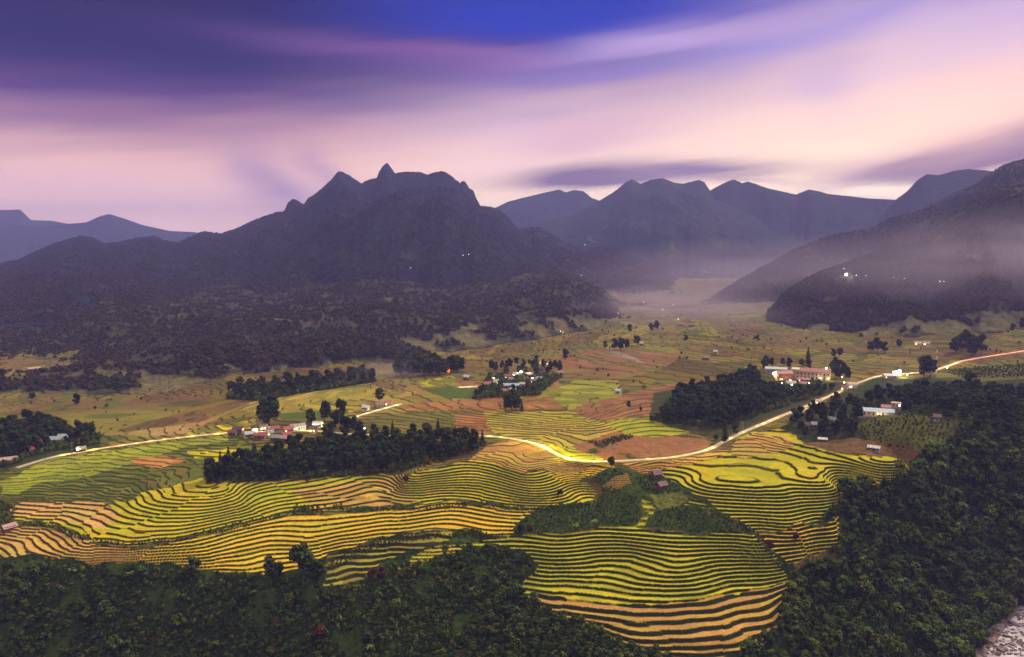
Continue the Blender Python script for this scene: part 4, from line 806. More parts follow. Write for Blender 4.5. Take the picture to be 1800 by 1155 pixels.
def tower_house():
    x, y = at(1575, 723, Z); z = float(gz(x, y)); HOUSES.append((x, y, 5)); k = px_m(x, y); w = 12*k
    t = thing('tower_house', 'narrow two-storey white house with a flat roof beside the veranda building', 'house', (x, y, z), face_cam(x, y, -12)); hw = w/2
    m = MB(); m.box(-hw, hw, -2.4, 2.6, -2, 6.2); m.build('wall', MW['white'], t); m = MB(); m.box(-hw-.8, hw+.8, -3.2, 3.2, 6.2, 6.5); m.build('roof', MW['pink'], t)
    for q in (-hw*.45, hw*.45):
        for zz in (.9, 3.9): b = MB(); b.box(q-.55, q+.55, -2.46, -2.35, zz, zz+1.3); f = b.build('window', m_frame, t); p = MB(); p.box(q-.45, q+.45, -2.48, -2.42, zz+.1, zz+1.2); p.build('pane', m_dark, f)
    m = MB(); m.box(-hw, hw, -3.3, -2.404, 3.0, 3.2); m.box(-hw, hw, -3.3, -3.22, 3.2, 4.0); m.build('balcony', MW['white'], t)
tower_house()
house(1440, 711, 10, 'white', 'pink', 'small white roadside kiosk with a pink roof where the lane turns off', h=3.6, d=4, gable=.5, lit=1, cat='kiosk', name='kiosk')
house(1463, 744, 15, 'white', 'grey', 'pale grey-roofed house among trees below the kiosk', rot=-35, h=3.2)
house(1432, 752, 11, 'earth', 'grey', 'low earth-walled house with a grey roof below the bend', rot=20); house(1420, 753, 8, 'orange', 'brown', 'small orange-walled hut beside the low earth house', rot=-10)
house(1446, 776, 13, 'wood', 'white', 'open field hut with a white sheet roof above the yellow terraces', h=1.9, gable=.8)
house(1536, 792, 17, 'grey', 'white', 'white-roofed hut standing on the brown plot below the hill', h=2.3, gable=1.0, rot=-8)
house(1291, 725, 26, 'earth', 'tin', 'long tin-roofed shed among the trees under the school', lit=1, h=2.4); house(1341, 714, 14, 'pink', 'grey', 'small grey-roofed house above the road in the trees', rot=30, lit=1); house(1346, 702, 22, 'earth', 'brown', 'brown-roofed house deep in the trees below the school')
house(1224, 702, 14, 'earth', 'purple', 'dark purple-roofed house inside the wooded slope'); house(1390, 678, 15, 'white', 'grey', 'grey-roofed house just below the orange wing', lit=2, rot=20); house(1411, 679, 12, 'pink', 'pink', 'pink-roofed house below the school forecourt', lit=1, rot=-20)
house(1497, 682, 15, 'white', 'pink', 'white house with a pale pink roof where the road enters the trees', lit=2, rot=25, h=3.6); house(1484, 686, 8, 'earth', 'purple', 'small dark-roofed stall at the road beside the pale pink roof', lit=1)
house(1154, 838, 16, 'wood', 'purple', 'upper of the two dark farm huts beside the green gully', rot=35, h=2.2, gable=1.9); house(1163, 857, 17, 'wood', 'purple', 'lower of the two dark farm huts beside the green gully', rot=40, h=1.9, gable=1.8)
house(97, 779, 25, 'pink', 'blue', 'farmhouse with pinkish walls and a bluish roof beside the left-hand wood', rot=-30, h=3.4); house(116, 774, 20, 'white', 'blue', 'white farmhouse with a light blue roof right of the pinkish one', rot=-20, h=3.2)
house(48, 797, 16, 'earth', 'red', 'red-roofed hut under the left-hand wood', rot=25); house(72, 784, 12, 'wood', 'red', 'small dark red roof tucked in front of the left-hand wood', rot=-15); house(143, 793, 12, 'wood', 'grey', 'low roadside shack at the left end of the road', h=1.8); house(14, 812, 24, 'pink', 'pink', 'pale open shed at the left edge below the wood', h=1.8)
house(16, 930, 18, 'wood', 'pink', 'little hut with a pink sheet roof at the left edge of the terraces', rot=25, h=1.6)
VIL = [(419,760,16,'wood','purple',0,'long purple-roofed house at the left end of the roadside village'),(409,766,12,'earth','purple',0,'small purple-roofed hut in front of the leftmost long house'),(437,769,13,'white','tin',0,'white house with a tin roof at the front of the roadside village'),(457,771,18,'earth','red',0,'red-roofed house at the front of the roadside village'),
 (449,758,12,'cream','brown',3,'brightly lit yellow house under the tall tree'),(462,756,12,'cream','grey',3,'brightly lit grey-roofed house right of the tall tree'),(482,759,15,'pink','red',0,'red-roofed house in the middle of the roadside village'),(475,766,10,'white','grey',1,'small white house with a grey roof in the village middle'),
 (506,760,17,'pink','red',1,'red-roofed house with pink walls on the right side of the village'),(493,767,11,'earth','brown',0,'brown-roofed hut in front of the pink-walled house'),(523,755,24,'white','grey',2,'large pale grey-roofed house beside the road'),(505,770,14,'wood','red',0,'low red roof on the village edge by the green hedge'),
 (484,775,14,'wood','grey',0,'lowest grey-roofed hut of the village by the hedge'),(500,776,14,'wood','pink',0,'low pinkish roof beside the lowest grey hut'),(558,751,14,'grey','tin',0,'tin-roofed house at the right end of the village under the trees'),(551,760,14,'cream','brown',3,'lit house half hidden behind the dark grove'),
 (666,716,14,'wood','purple',0,'purple-roofed house beside the short upper road'),(682,713,9,'pink','red',1,'little red-roofed house at the end of the upper road'),(643,721,11,'white','white',0,'white-roofed shed left of the upper road')]
for a in VIL: house(a[0], a[1], a[2], a[3], a[4], a[6], rot=rng.uniform(-30, 30), lit=a[5], group='houses of the roadside village')
house(900, 682, 30, 'grey', 'blue', 'long shed with a bright blue roof in the central village', h=2.8, d=7, gable=1.6, cat='shed', name='shed')
CV = [(871,675,10,'cream','grey',3,'floodlit house left of the blue shed'),(857,679,13,'pink','red',1,'red-roofed house at the end of the pale yard'),(893,666,10,'pink','red',1,'red-roofed house behind the blue shed'),(907,662,11,'white','grey',2,'grey-roofed house left of the brightest lamp'),(930,663,11,'white','pink',2,'pink-roofed house right of the brightest lamp'),(897,671,9,'earth','brown',0,'brown hut close behind the blue shed'),
 (937,673,10,'pink','purple',1,'purple-roofed house right of the blue shed'),(948,670,11,'earth','grey',1,'grey-roofed house at the right side of the central village'),(901,690,10,'white','tin',1,'tin-roofed hut in front of the blue shed'),(887,692,13,'earth','red',0,'red hut in the trees in front of the blue shed'),(918,680,8,'pink','pink',1,'small pink hut at the right end of the blue shed'),(954,640,9,'white','pink',1,'pale house high in the trees behind the central village'),
 (966,642,8,'white','grey',1,'grey-roofed house high behind the central village'),(952,652,10,'earth','brown',0,'brown house in the trees above the lamp'),(984,660,11,'earth','red',0,'red-brown house at the far right of the central village'),(821,667,12,'wood','white',0,'low white-roofed hut on the field left of the yard'),(925,671,9,'wood','brown',2,'brown-roofed hut below the brightest lamp')]
for a in CV: house(a[0], a[1], a[2], a[3], a[4], a[6], rot=rng.uniform(-35, 35), lit=a[5], group='houses of the central village')
for a in [(60,652,16,'pink','pink',0,'pale pink-roofed house at the foot of the far left hills'),(123,652,17,'white','white',0,'whitish shed at the foot of the far hills'),(437,641,6,'white','white',0,'tiny white hut under the dark foothills'),(932,588,13,'earth','pink',1,'far pinkish house on the valley side'),(986,588,9,'white','white',2,'far lit white house on the valley side'),
 (1087,692,6,'white','white',0,'tiny white hut at the corner of the brown field'),(1127,607,6,'grey','white',0,'tiny hut beside the round tree in the valley'),(1258,622,5,'white','white',0,'tiny white hut alone in the far fields'),(1197,573,14,'earth','red',0,'far red-roofed farm left of the valley bend'),(1215,574,10,'earth','brown',0,'far brown-roofed farm right of the red one'),(1614,607,9,'white','white',2,'left of the two lit white houses on the wooded rise'),(1628,607,9,'white','grey',2,'right of the two lit white houses on the wooded rise'),
 (1793,575,10,'cream','grey',3,'lit house at the right edge of the valley'),(1240,633,12,'earth','brown',0,'brown farm in the ploughed far fields'),(1563,665,18,'pink','white',1,'long pale shed in front of the floodlit yard'),(1576,660,11,'white','grey',3,'floodlit house beside the brightest lamp on the upper road'),(1647,739,10,'white','purple',0,'small white house behind the hill crest')]:
    house(a[0], a[1], a[2], a[3], a[4], a[6], rot=rng.uniform(-25, 25), lit=a[5], group='scattered valley houses')
# ------------------------------------------------------------------ lamps and lights
lamp(916, 664, 'brightest white lamp standing over the central village', 3000, 6, .8, m_bulbw, (.95,1,.8)); lamp(1581, 663, 'brightest greenish-white lamp beside the upper road', 14000, 6, 1.1, m_bulbw, (.95,1,.75)); lamp(1359, 668, 'greenish lamp at the left corner of the orange school wing', 1200, 6, .6, m_bulbw, (.95,1,.6)); lamp(1452, 658, 'yellow lamp at the right end of the school', 900, 6, .5, None, (1,.9,.4))
lamp(1487, 489, 'bright lamp at the left end of the hillside road', 2500, 6, .9, m_bulbw)
for (u, v, P, lb) in [(486,504,300,'lone white lamp on the wooded flank of the massif'),(824,450,200,'lamp high under the main summit'),(814,452,0,'dim lamp beside the one under the summit'),(722,474,0,'lamp at the end of the bare hillside spur'),(992,470,150,'upper lamp on the right shoulder of the massif'),(1022,487,150,'lower lamp on the right shoulder of the massif'),(1028,432,100,'lone lamp high in the misty side valley'),(1178,495,100,'lamp on the small hill at the valley mouth'),(1141,504,60,'dim lamp below the small hill'),
 (1192,565,300,'lamp at the far farm with the red roof'),(1183,540,100,'white lamp in the smoky valley bottom'),(1131,534,80,'lamp left of the smoky valley bottom'),(1087,554,80,'lamp at the far left of the valley bottom'),(985,587,200,'lamp at the lit white house on the valley side'),(1238,479,60,'left of the twin lamps in the misty valley'),(1244,481,60,'right of the twin lamps in the misty valley'),(1165,548,60,'small lamp in the valley mist'),(1237,531,80,'lamp at the foot of the dark ridge'),
 (1505,488,200,'second lamp along the hillside road'),(1522,489,150,'third lamp along the hillside road'),(1571,492,100,'lamp near the right end of the hillside road'),(1590,494,60,'last lamp at the right end of the hillside road'),(1652,499,60,'left of three small lamps in the slope mist'),(1659,499,60,'middle of three small lamps in the slope mist'),(1667,500,60,'right of three small lamps in the slope mist'),(1483,476,40,'faint lamp above the bright hillside lamp'),
 (1389,676,250,'lamp at the grey-roofed house below the orange wing'),(1392,684,200,'lower lamp below the orange wing'),(1374,681,120,'lamp in the trees left of the grey-roofed house'),(1421,681,200,'lamp at the pink-roofed house'),(1480,670,150,'lamp in the trees right of the school'),(1328,713,250,'lamp at the small house above the road'),(1306,726,200,'lamp at the right end of the tin shed'),(1484,680,200,'lamp where the road meets the trees'),(1496,688,200,'lamp in front of the pale pink roof'),
 (729,655,60,'small lamp in the round wood on the left'),(761,654,100,'lamp under the middle of the round wood'),(868,672,600,'floodlight at the left of the central village'),(931,662,200,'lamp right of the brightest village lamp'),(936,671,200,'lamp below right of the brightest village lamp'),(600,766,60,'lamp glinting through the dark grove'),(641,762,900,'yellow-green lamp behind the dark grove'),(735,776,0,'faint lamp inside the dark grove'),(1594,666,200,'small white lamp right of the floodlit yard'),(1664,653,150,'white lamp beside the upper road'),(1581,722,60,'lamp beside the narrow white house')]:
    lamp(u, v, lb, P, 4.0, .28 if v > 600 else .20, m_bulb if v > 600 else m_bulbf)
def road_lights():
    x, y, z = RL['left']; xs = np.array([p[0] for p in ROADS['left']]); W_ = np.array([at(*p) for p in ROADS['left']]); acc = 0
    secs = [(90,405,800,(1,.68,.08)),(405,560,420,(1,.78,.40)),(560,850,60,(1,.8,.4)),(850,940,900,(1,.80,.22)),(940,1075,2100,(1,.80,.18)),(1075,1200,560,(1,.66,.20)),(1200,1290,400,(1,.64,.28)),(1290,1480,340,(1,.52,.22)),(1480,1540,60,(1,.6,.3)),(1540,1610,900,(1,.55,.18)),(1610,1690,800,(1,.58,.2)),(1690,1860,420,(1,.10,.07))]
    for i in range(0, len(x), 3):
        d = np.argmin((W_[:, 0]-x[i])**2+(W_[:, 1]-y[i])**2); a = math.atan2(x[i], y[i]); u = W0/2+FPX*math.tan(a)/1.0*math.cos(PITCH)  # photograph column, near enough to choose the section
        u = float(np.interp(np.hypot(x[i]-x[0], 0)*0+i, np.linspace(0, len(x), len(xs)), xs)) if False else u
        for s0, s1, P, c in secs:
            if s0 <= u < s1: point_light(x[i], y[i], z[i]+2.2, P*1.8*rng.choice([.25, .7, 1.1, 1.7]), c, 'headlight_glow', .3); break
    for nm, P, c in (('village', 1100, (1,.84,.5)), ('yard', 1500, (1,.66,.45)), ('lane', 500, (1,.7,.4))):
        x, y, z = RL[nm]
        for i in range(0, len(x), 4): point_light(x[i], y[i], z[i]+2.6, P, c, 'headlight_glow', .3)
road_lights()
# ------------------------------------------------------------------ poles, mast, fire
def pole(u, v0, v1, label, name='utility_pole', r=.14):
    x, y = at(u, v1, Z); z = float(gz(x, y)); h = (v1-v0)*math.sqrt(x*x+y*y+(z-CAMZ)**2)/FPX*1.05; t = thing(name, label, 'pole', (x, y, z), face_cam(x, y, 20))
    m = MB(); m.tube((0, 0, -.5), (0, 0, h), r, r*.7, 8); m.build('post', m_conc, t)
    if name == 'utility_pole': m = MB(); m.box(-.9, .9, -.16, -.05, h-.9, h-.75); m.build('crossarm', m_iron, t); 
    if name == 'utility_pole':
        for q in (-.8, 0, .8): m = MB(); m.tube((q, -.1, h-.75), (q, -.1, h-.5), .06, .04); m.build('insulator', m_frame, t)
for a in [(79,807,820,'pole beside the left end of the road below the farmhouses'),(127.6,782,811,'pole in the green field under the farmhouses'),(272,761,770,'short pole beside the road left of the pinkish terraces'),(344,749,765,'pale pole beside the road left of the village'),(714,703,712,'pole at the end of the short upper road'),(898,754,769,'pale pole beside the road just right of the dark grove'),(953,712,729,'pole on the golden mound above the bend'),(975.6,760,774,'pole in the field just above the glowing bend'),
 (1050,758,772,'pole at the right shoulder of the golden mound'),(1129,757,773,'pole in the ploughed field by the green plot'),(1210,759,775,'pole at the right side of the ploughed field'),(1302,740,756,'left of the twin poles beside the rising road'),(1306,742,757,'right of the twin poles beside the rising road'),(1131,796,808,'short post at the roadside by the lower huts')]: pole(*a)
for i, u in enumerate((251, 256, 261)): pole(u, 982, 1014, ['left', 'middle', 'right'][i]+' of three thin bamboo poles in front of the golden terraces', 'bamboo_pole', .06)
def mast():
    x, y = at(1645.5, 657, Z); z = float(gz(x, y)); h = 44*px_m(x, y); HOUSES.append((x, y, 3)); t = thing('lattice_mast', 'tall red and white lattice mast beside the upper road', 'mast', (x, y, z), .4); mr_, mw_ = flat_mat('mast_red', (.40,.06,.05), .6), flat_mat('mast_white', (.6,.58,.58), .6)
    n = 8
    for k in range(n):
        m = MB(); z0_, z1_ = h*k/n-(.5 if k == 0 else 0), h*(k+1)/n; r0_, r1_ = 1.1*(1-.75*k/n), 1.1*(1-.75*(k+1)/n); c0 = [(r0_*math.cos(a), r0_*math.sin(a), z0_) for a in (0, 2.094, 4.189)]; c1 = [(r1_*math.cos(a), r1_*math.sin(a), z1_) for a in (0, 2.094, 4.189)]
        for i in range(3): m.tube(c0[i], c1[i], .09, .09, 5); m.tube(c0[i], c1[(i+1) % 3], .05, .05, 4); m.tube(c1[i], c1[(i+1) % 3], .05, .05, 4)
        m.build('mast_section', mr_ if k % 2 else mw_, t)
mast()
def bonfire():
    x, y = at(788, 654, Z); z = float(gz(x, y)); HOUSES.append((x, y-3, 5)); HOUSES.append((x, y-9, 5)); t = thing('bonfire', 'orange bonfire burning at the right end of the round wood', 'fire', (x, y, z)); m = MB()
    for k in range(9): a = k*.7; m.tube((1.8*math.cos(a), 1.8*math.sin(a), 0), (.1, .1, 1.6), .15, .1, 5)
    m.build('log', m_bark, t); mf = emit_mat('flame', (1.0,.10,.015), 3.0); m = MB()
    for k in range(9): a = k*2.4; q = .9*(k % 3)/2; m.tube((q*math.cos(a), q*math.sin(a), .3), (q*1.3*math.cos(a)+.2, q*1.3*math.sin(a), 1.9+1.1*math.sin(k*1.7)), .6, .05, 7)
    m.build('flame', mf, t); point_light(x, y-2, z+3, 1500, (1,.25,.08))
bonfire()
# stones on the field path by the bend
for k in range(12):
    x, y = at(1057+rng.uniform(0, 30), 785+rng.uniform(-4, 5), Z); o = link('rock', RM[k % 5], None, (x, y, float(gz(x, y))+.2)); s_ = rng.uniform(.5, 1.2); o.scale = (s_*1.4, s_, s_*.8); o.rotation_euler.z = rng.uniform(0, 6)
    tag(o, 'pale stone in the heap on the ploughed field above the bend', 'rock', 'stone heap above the road bend')
# ------------------------------------------------------------------ woods and groves
def pix(x, y, z):
    c, s_ = math.cos(PITCH), math.sin(PITCH); z -= CAMZ; f = y*c-z*s_; h = y*s_+z*c; return W0/2+FPX*x/f, H0/2-FPX*h/f
def which(label, x, y, s_, sc, refs):
    """label with the tree's height class and the nearest thing one can find"""
    t = (s_-sc[0])/(sc[1]-sc[0]); w = 'low' if t < .33 else ('tall' if t > .67 else 'mid-sized')
    if not refs: return w+' '+label
    u, v = pix(x, y, float(gz(x, y))); return w+' '+label+' '+min(refs, key=lambda r: math.hypot(r[0]-u, (r[1]-v)*1.5))[2]
def woods(px, d, keys, name, cat, label, group, sc=(.8, 1.2), limit=999, refs=None, **k):
    p = spread_in(px, d, **k); n = 0; p = p[np.argsort(np.hypot(p[:, 0], p[:, 1]))]
    if len(p) > limit: MASSES.append((p[limit:], sc, keys, 'back rows of the '+group))
    for x, y in p[:limit]:
        q_ = rng.uniform(*sc); plant(keys[rng.integers(len(keys))], name, cat, which(label, x, y, q_, sc, refs), group, x, y, q_); n += 1
    print(name, group, n); return p
G = [('grove', i) for i in range(4)]; PN = [('pine', 0), ('pine', 1)]; F_ = [('forest', i) for i in range(4)]; SH = [('shrub', i) for i in range(3)]
# 1 long dark grove beside the village
MASSES = []
def mass(px, d, keys, name, label_mass, near_n, cat, label, group, sc, refs=None, gaps=None, **k):
    p = spread_in(px, d, **k)
    if gaps is not None: p = p[fbm(p[:, 0]/15, p[:, 1]/15, 4, 50) < gaps]
    p = p[np.argsort(np.hypot(p[:, 0], p[:, 1]))]
    for x, y in p[:near_n]: q_ = sc[0]+(sc[1]-sc[0])*rng.random()**1.5; plant(keys[rng.integers(len(keys))], name, cat, which(label, x, y, q_, sc, refs), group, x, y, q_)
    q = p[near_n:]; print(name, group, len(p))
    for kk in keys:
        if kk not in FIRST and len(q): plant(kk, name, cat, label, group, q[0][0], q[0][1], sc[0]); q = q[1:]
    if len(q): MASSES.append((q, sc, keys, label_mass))
mass([(478,800),(560,785),(640,778),(760,775),(850,778),(854,788),(800,803),(700,826),(540,838),(420,846),(365,850),(362,838)], 4.8, G+G+PN[:1], 'grove_tree', 'dense back of the long dark grove', 70, 'tree', 'dark tree fronting the long grove', 'trees of the long dark grove', (.62, .92),
 [(400,845,'near its left end'),(480,842,'left of its middle'),(570,836,'at its middle'),(660,830,'right of its middle'),(740,815,'above the reddish bush'),(830,790,'at its right end')])
for u, v, s_, lb in [(370,850,.8,'pointed conifer at the very left end of the dark grove'),(388,832,.95,'second conifer from the left end of the dark grove'),(410,828,.85,'third conifer from the left end of the dark grove'),(446,812,1.0,'tall conifer rising over the left part of the grove')]:
    x, y = at(u, v, Z); plant(('pine', 0), 'pine_tree', 'conifer', lb, 'conifers at the left end of the dark grove', x, y, s_)
for i, (u, v) in enumerate([(380,845),(398,843),(420,838),(432,828),(455,830),(470,818),(492,812),(515,806),(505,830),(540,815),(402,818),(770,770),(800,772),(690,768)]):
    x, y = at(u, v, Z); plant(PN[i % 2], 'pine_tree', 'conifer', 'dark conifer pricking up from the long grove', 'conifers of the long grove', x, y, .8+.08*(i % 4))
woods([(565,760),(600,748),(650,762),(700,768),(640,776),(575,778)], 7, G, 'grove_tree', 'tree', 'dark tree between village and grove', 'trees right of the roadside village', (.7, 1.0), limit=14)
woods([(0,822),(40,805),(80,790),(75,775),(140,782),(170,782),(150,765),(60,752),(0,752)], 6.6, G, 'grove_tree', 'tree', 'dark tree of the left-edge wood', 'trees of the left-edge wood', (.7, 1.0), limit=26, refs=[(10,812,'above the pink shed'),(60,790,'by the red roofs'),(100,770,'behind the blue-roofed farmhouses'),(160,777,'at its right end'),(30,755,'at its back')])
woods([(688,662),(760,662),(818,656),(810,648),(760,643),(700,646)], 8.0, G, 'grove_tree', 'tree', 'dark tree of the round wood', 'trees of the round wood', (.8, 1.1), refs=[(700,655,'at its left side'),(750,655,'at its middle'),(800,652,'beside the bonfire')])
woods([(866,662),(985,660),(990,645),(940,636),(862,650)], 10.5, G, 'grove_tree', 'tree', 'dark tree among the central village houses', 'trees of the central village', (.45, .8), refs=[(880,655,'left of the brightest lamp'),(925,650,'behind the brightest lamp'),(970,652,'at the right side')])
woods([(832,700),(942,694),(940,686),(835,690)], 8, G, 'grove_tree', 'tree', 'small dark tree in the strip in front of the central village', 'trees in front of the central village', (.35, .6))
mass([(1142,740),(1200,748),(1262,752),(1310,738),(1362,714),(1380,700),(1340,690),(1322,664),(1250,685),(1190,700),(1180,725)], 6.2, G, 'grove_tree', 'dense wood on the slope left of the school', 50, 'tree', 'dark tree of the wood below the school', 'trees below the school', (.7, 1.05), [(1160,740,'at its left end'),(1220,745,'above the brown field'),(1270,745,'behind the roadside conifer'),(1320,730,'beside the tin shed'),(1350,710,'near the rising road')])
woods([(1350,712),(1400,704),(1450,690),(1478,684),(1440,684),(1380,690),(1330,690)], 5.5, G, 'grove_tree', 'tree', 'dark tree between school and road', 'low trees under the school', (.32, .5), limit=16)
woods([(1335,652),(1390,648),(1452,650),(1475,668),(1500,668),(1480,650),(1400,642),(1340,643)], 10, G, 'grove_tree', 'tree', 'dark tree rising behind the school roofs', 'trees behind the school', (.6, .9))
woods([(1372,756),(1400,768),(1440,772),(1500,768),(1520,740),(1500,700),(1455,714),(1410,735)], 8.5, G, 'grove_tree', 'tree', 'dark tree between the rising road and the hill', 'trees between road and hill', (.55, .85), limit=22)
woods([(420,704),(455,704),(560,686),(660,670),(645,658),(480,674),(400,688)], 8.5, G, 'grove_tree', 'tree', 'hazy tree in the left valley belt', 'trees of the left valley belt', (.5, .9), limit=30, refs=[(430,698,'at its left end'),(500,690,'left of its middle'),(570,680,'right of its middle'),(640,668,'at its right end')])
ST = [(474,752,1.55,'grove',1,'tall spreading tree towering over the roadside village'),(462,745,1.0,'grove',2,'shorter tree left of the towering village tree'),(546,748,.9,'grove',0,'small dark tree at the right side of the village'),(570,742,1.05,'grove',3,'round dark tree behind the village houses on the right'),(600,738,1.0,'grove',1,'dark tree left of the upper road bend'),(667,708,.95,'grove',2,'dark tree behind the purple-roofed house'),
 (889,723,.85,'grove',3,'left tree of the small clump on the golden mound'),(900,722,.9,'grove',1,'middle tree of the small clump on the golden mound'),(908,722,.8,'grove',0,'right broad tree of the small clump on the golden mound'),(917,724,.8,'pine',1,'pointed tree at the right end of the clump on the golden mound'),
 (1274,780,1.1,'pine',0,'dense upright tree at the roadside bend under the school'),(1258,778,.75,'pale',0,'pale bushy tree left of the upright roadside tree'),(1292,765,.5,'grove',1,'small round tree right of the upright roadside tree'),(1075,822,.75,'forest',1,'flat-topped tree leaning over the road at its lowest bend'),(1105,718,.45,'grove',2,'tiny lone tree on the brown field'),(1126,722,.55,'shrub2',0,'pale shrub beside the tiny lone tree'),
 (1420,642,1.5,'pine',1,'tall leaning tree standing up behind the school'),(1080,615,.9,'grove',1,'left tree of the far clump in the valley'),(1092,615,1.1,'grove',0,'middle tree of the far clump in the valley'),(1064,614,.7,'grove',2,'low tree at the left of the far clump in the valley'),(1101,614,.8,'grove',3,'right tree of the far clump in the valley'),(1119,608,.9,'grove',2,'round lone tree right of the far clump'),
 (1145,582,.9,'grove',0,'left tree by the far red-roofed farm'),(1155,581,1.0,'grove',3,'right tree by the far red-roofed farm'),(1107,585,.8,'grove',1,'narrow far tree at the edge of the terraced rise'),(1530,620,1.0,'grove',2,'left tree of the clump on the far green field'),(1542,619,1.2,'grove',3,'middle tree of the clump on the far green field'),(1555,620,.9,'grove',1,'right tree of the clump on the far green field'),(1580,610,.7,'grove',0,'low round tree right of the far green clump'),
 (1465,628,.6,'grove',1,'left of two small trees in the far brown fields'),(1476,628,.8,'grove',2,'right of two small trees in the far brown fields'),(1795,580,1.0,'grove',3,'tree beside the lit house at the right edge'),(1780,583,.8,'grove',0,'lower tree left of the lit house at the right edge'),(1625,665,1.5,'grove',1,'big tree covering the gap in the upper road'),(1635,662,1.2,'grove',2,'tree just right of the gap in the upper road'),(1705,694,1.4,'grove',2,'tall tree standing above the right-hand woods'),
 (1498,742,.7,'pale',1,'pale feathery tree left of the veranda building'),(1495,765,.9,'grove',3,'round dark tree below the pale feathery one'),(1205,600,.6,'grove',1,'small far tree in the valley fields'),(994,632,.8,'grove',0,'tree on the slope right of the central village'),(870,652,.7,'grove',2,'tree left of the central village on the slope'),(204,690,1.0,'grove',3,'lone tree on the dark mound in the left valley'),(135,712,.7,'grove',1,'small lone tree on the left valley floor'),
 (118,688,.5,'grove',0,'small tree beside the left valley path'),(57,704,.6,'grove',2,'small tree at the left valley edge'),(4,672,1.0,'grove',1,'tree at the far left edge of the valley'),(482,1022,1.5,'forest',2,'upright tree overlapping the golden terraces from below'),(534,1012,1.9,'forest',1,'tallest tree standing in front of the golden terraces'),(552,1028,1.4,'forest',3,'broad tree right of the tallest front tree'),(338,1012,1.1,'forest',0,'pointed tree top at the lower edge of the golden field')]
for u, v, s_, kd, i, lb in ST:
    if kd == 'shrub2': kd = 'shrub'; s_ *= 2.5
    p = hit(u, v); x, y = (p.x, p.y) if (p and v < 700) else at(u, v, Z); plant((kd, i), 'lone_tree', 'tree', lb, None, x, y, s_, z=(p.z if p and v < 700 else None))
for i, (u, v) in enumerate([(1700,612),(1690,618),(1715,616),(1680,622),(1708,626),(1725,622)]):
    x, y = at(u, v, Z); plant(G[i % 4], 'grove_tree', 'tree', 'dark tree of the thick clump above the red end of the road', 'clump above the road end', x, y, 1.35)
for u, v, lb in [(128,1010,'bright banana plant left of the steep grassy patch'),(229,1016,'pale banana plant under the three bamboo poles'),(445,1050,'banana plant in the dark scrub below the golden terraces'),(1011,932,'banana plant at the edge of the green hollow'),(1045,925,'second banana plant right in the green hollow'),(649,1146,'banana plant at the bottom of the overgrown slope'),(875,1030,'banana plant on the dark hill left of the green terraces'),(415,745,'banana plant at the roadside village')]:
    x, y = at(u, v, Z); plant(('banana', rng.integers(2)), 'banana_plant', 'banana plant', lb, None, x, y, 1.15)
for u, v, s_, lb in [(712,846,1.1,'reddish bush at the join of the striped terraces'),(985,872,1.0,'reddish bush on the lower right of the central terraces'),(915,936,1.3,'reddish bush at the tip of the golden strip'),(930,934,1.0,'small reddish bush right of the golden tip'),(1353,967,1.3,'reddish bush in the ditch beside the front terraces'),(1348,958,.9,'smaller reddish bush above it in the ditch'),(1400,950,1.2,'dark red bush on the small right-hand terraces'),(655,1020,1.7,'left purple-red bush on the overgrown slope'),(670,1020,1.7,'right purple-red bush on the overgrown slope'),(540,850,.6,'tiny red bush under the dark grove'),(560,1120,1.6,'rust-red bush at the bottom of the overgrown slope')]:
    x, y = at(u, v, Z); plant(('red', rng.integers(2)), 'red_bush', 'bush', lb, None, x, y, s_)
# the forest on the right and the scrub slope at the bottom: the trees that show largest stand as things, the rest is one mass
mass([(1478,990),(1410,1000),(1395,1020),(1392,1060),(1372,1110),(1325,1155),(1300,1175),(1700,1175),(1735,1120),(1768,1085),(1785,1055),(1840,1030),(1860,930),(1860,860),(1860,770),(1640,800),(1606,838),(1545,858),(1480,872),(1462,905),(1440,918),(1482,925),(1482,955)], 3.6, F_+F_+[('pale', 0)], 'forest_tree', 'dense forest covering the slope above the river', 200, 'tree', 'forest tree on the river slope', 'nearest trees of the river slope forest', (.45, 1.5), [(1340,1150,'beside the lowest terrace end'),(1420,1130,'left of bottom middle'),(1500,1140,'midway to the river'),(1580,1120,'nearer river than terraces'),(1660,1110,'left of the river stones'),(1740,1070,'just above the river stones')])
mass([(1505,712),(1545,694),(1600,694),(1650,686),(1800,690),(1830,700),(1830,800),(1760,800),(1690,740),(1650,722),(1590,726),(1575,705),(1500,712)], 6.2, G, 'hill_tree', 'dark woods covering the hill behind the veranda building', 110, 'tree', 'dark tree of the hill woods', 'nearest trees of the hill woods', (.5, .9), [(1520,700,'left of the veranda building'),(1600,715,'right of the narrow white house'),(1680,740,'on the crest of the plot'),(1760,780,'down the right side'),(1790,720,'at the right edge')])
mass([(905,1055),(940,1062),(960,1080),(1040,1108),(1090,1130),(1150,1155),(1180,1180),(860,1180),(840,1120),(860,1060),(880,1045)], 3.2, F_+[('pale', 1)], 'corner_tree', 'dense trees below the lowest terraces', 80, 'tree', 'rounded tree below the lowest terraces', 'nearest trees below the lowest terraces', (.45, 1.1), [(900,1150,'at its left'),(980,1150,'left of its middle'),(1060,1150,'right of its middle'),(1140,1160,'at its right end')])
mass([(0,995),(160,1000),(345,1012),(480,1020),(560,1050),(640,1050),(830,1050),(860,1100),(850,1190),(0,1190)], 4.2, F_+SH+SH, 'slope_tree', 'thick scrub covering the steep slope in the foreground', 90, 'tree', 'dark tree in the foreground scrub', 'nearest trees of the foreground scrub', (.4, .95), [(40,1150,'in the bottom left corner'),(200,1150,'under the left banana plant'),(380,1150,'below the golden field'),(560,1150,'beside the rust-red bush'),(760,1150,'below the dark knoll')], gaps=.16)
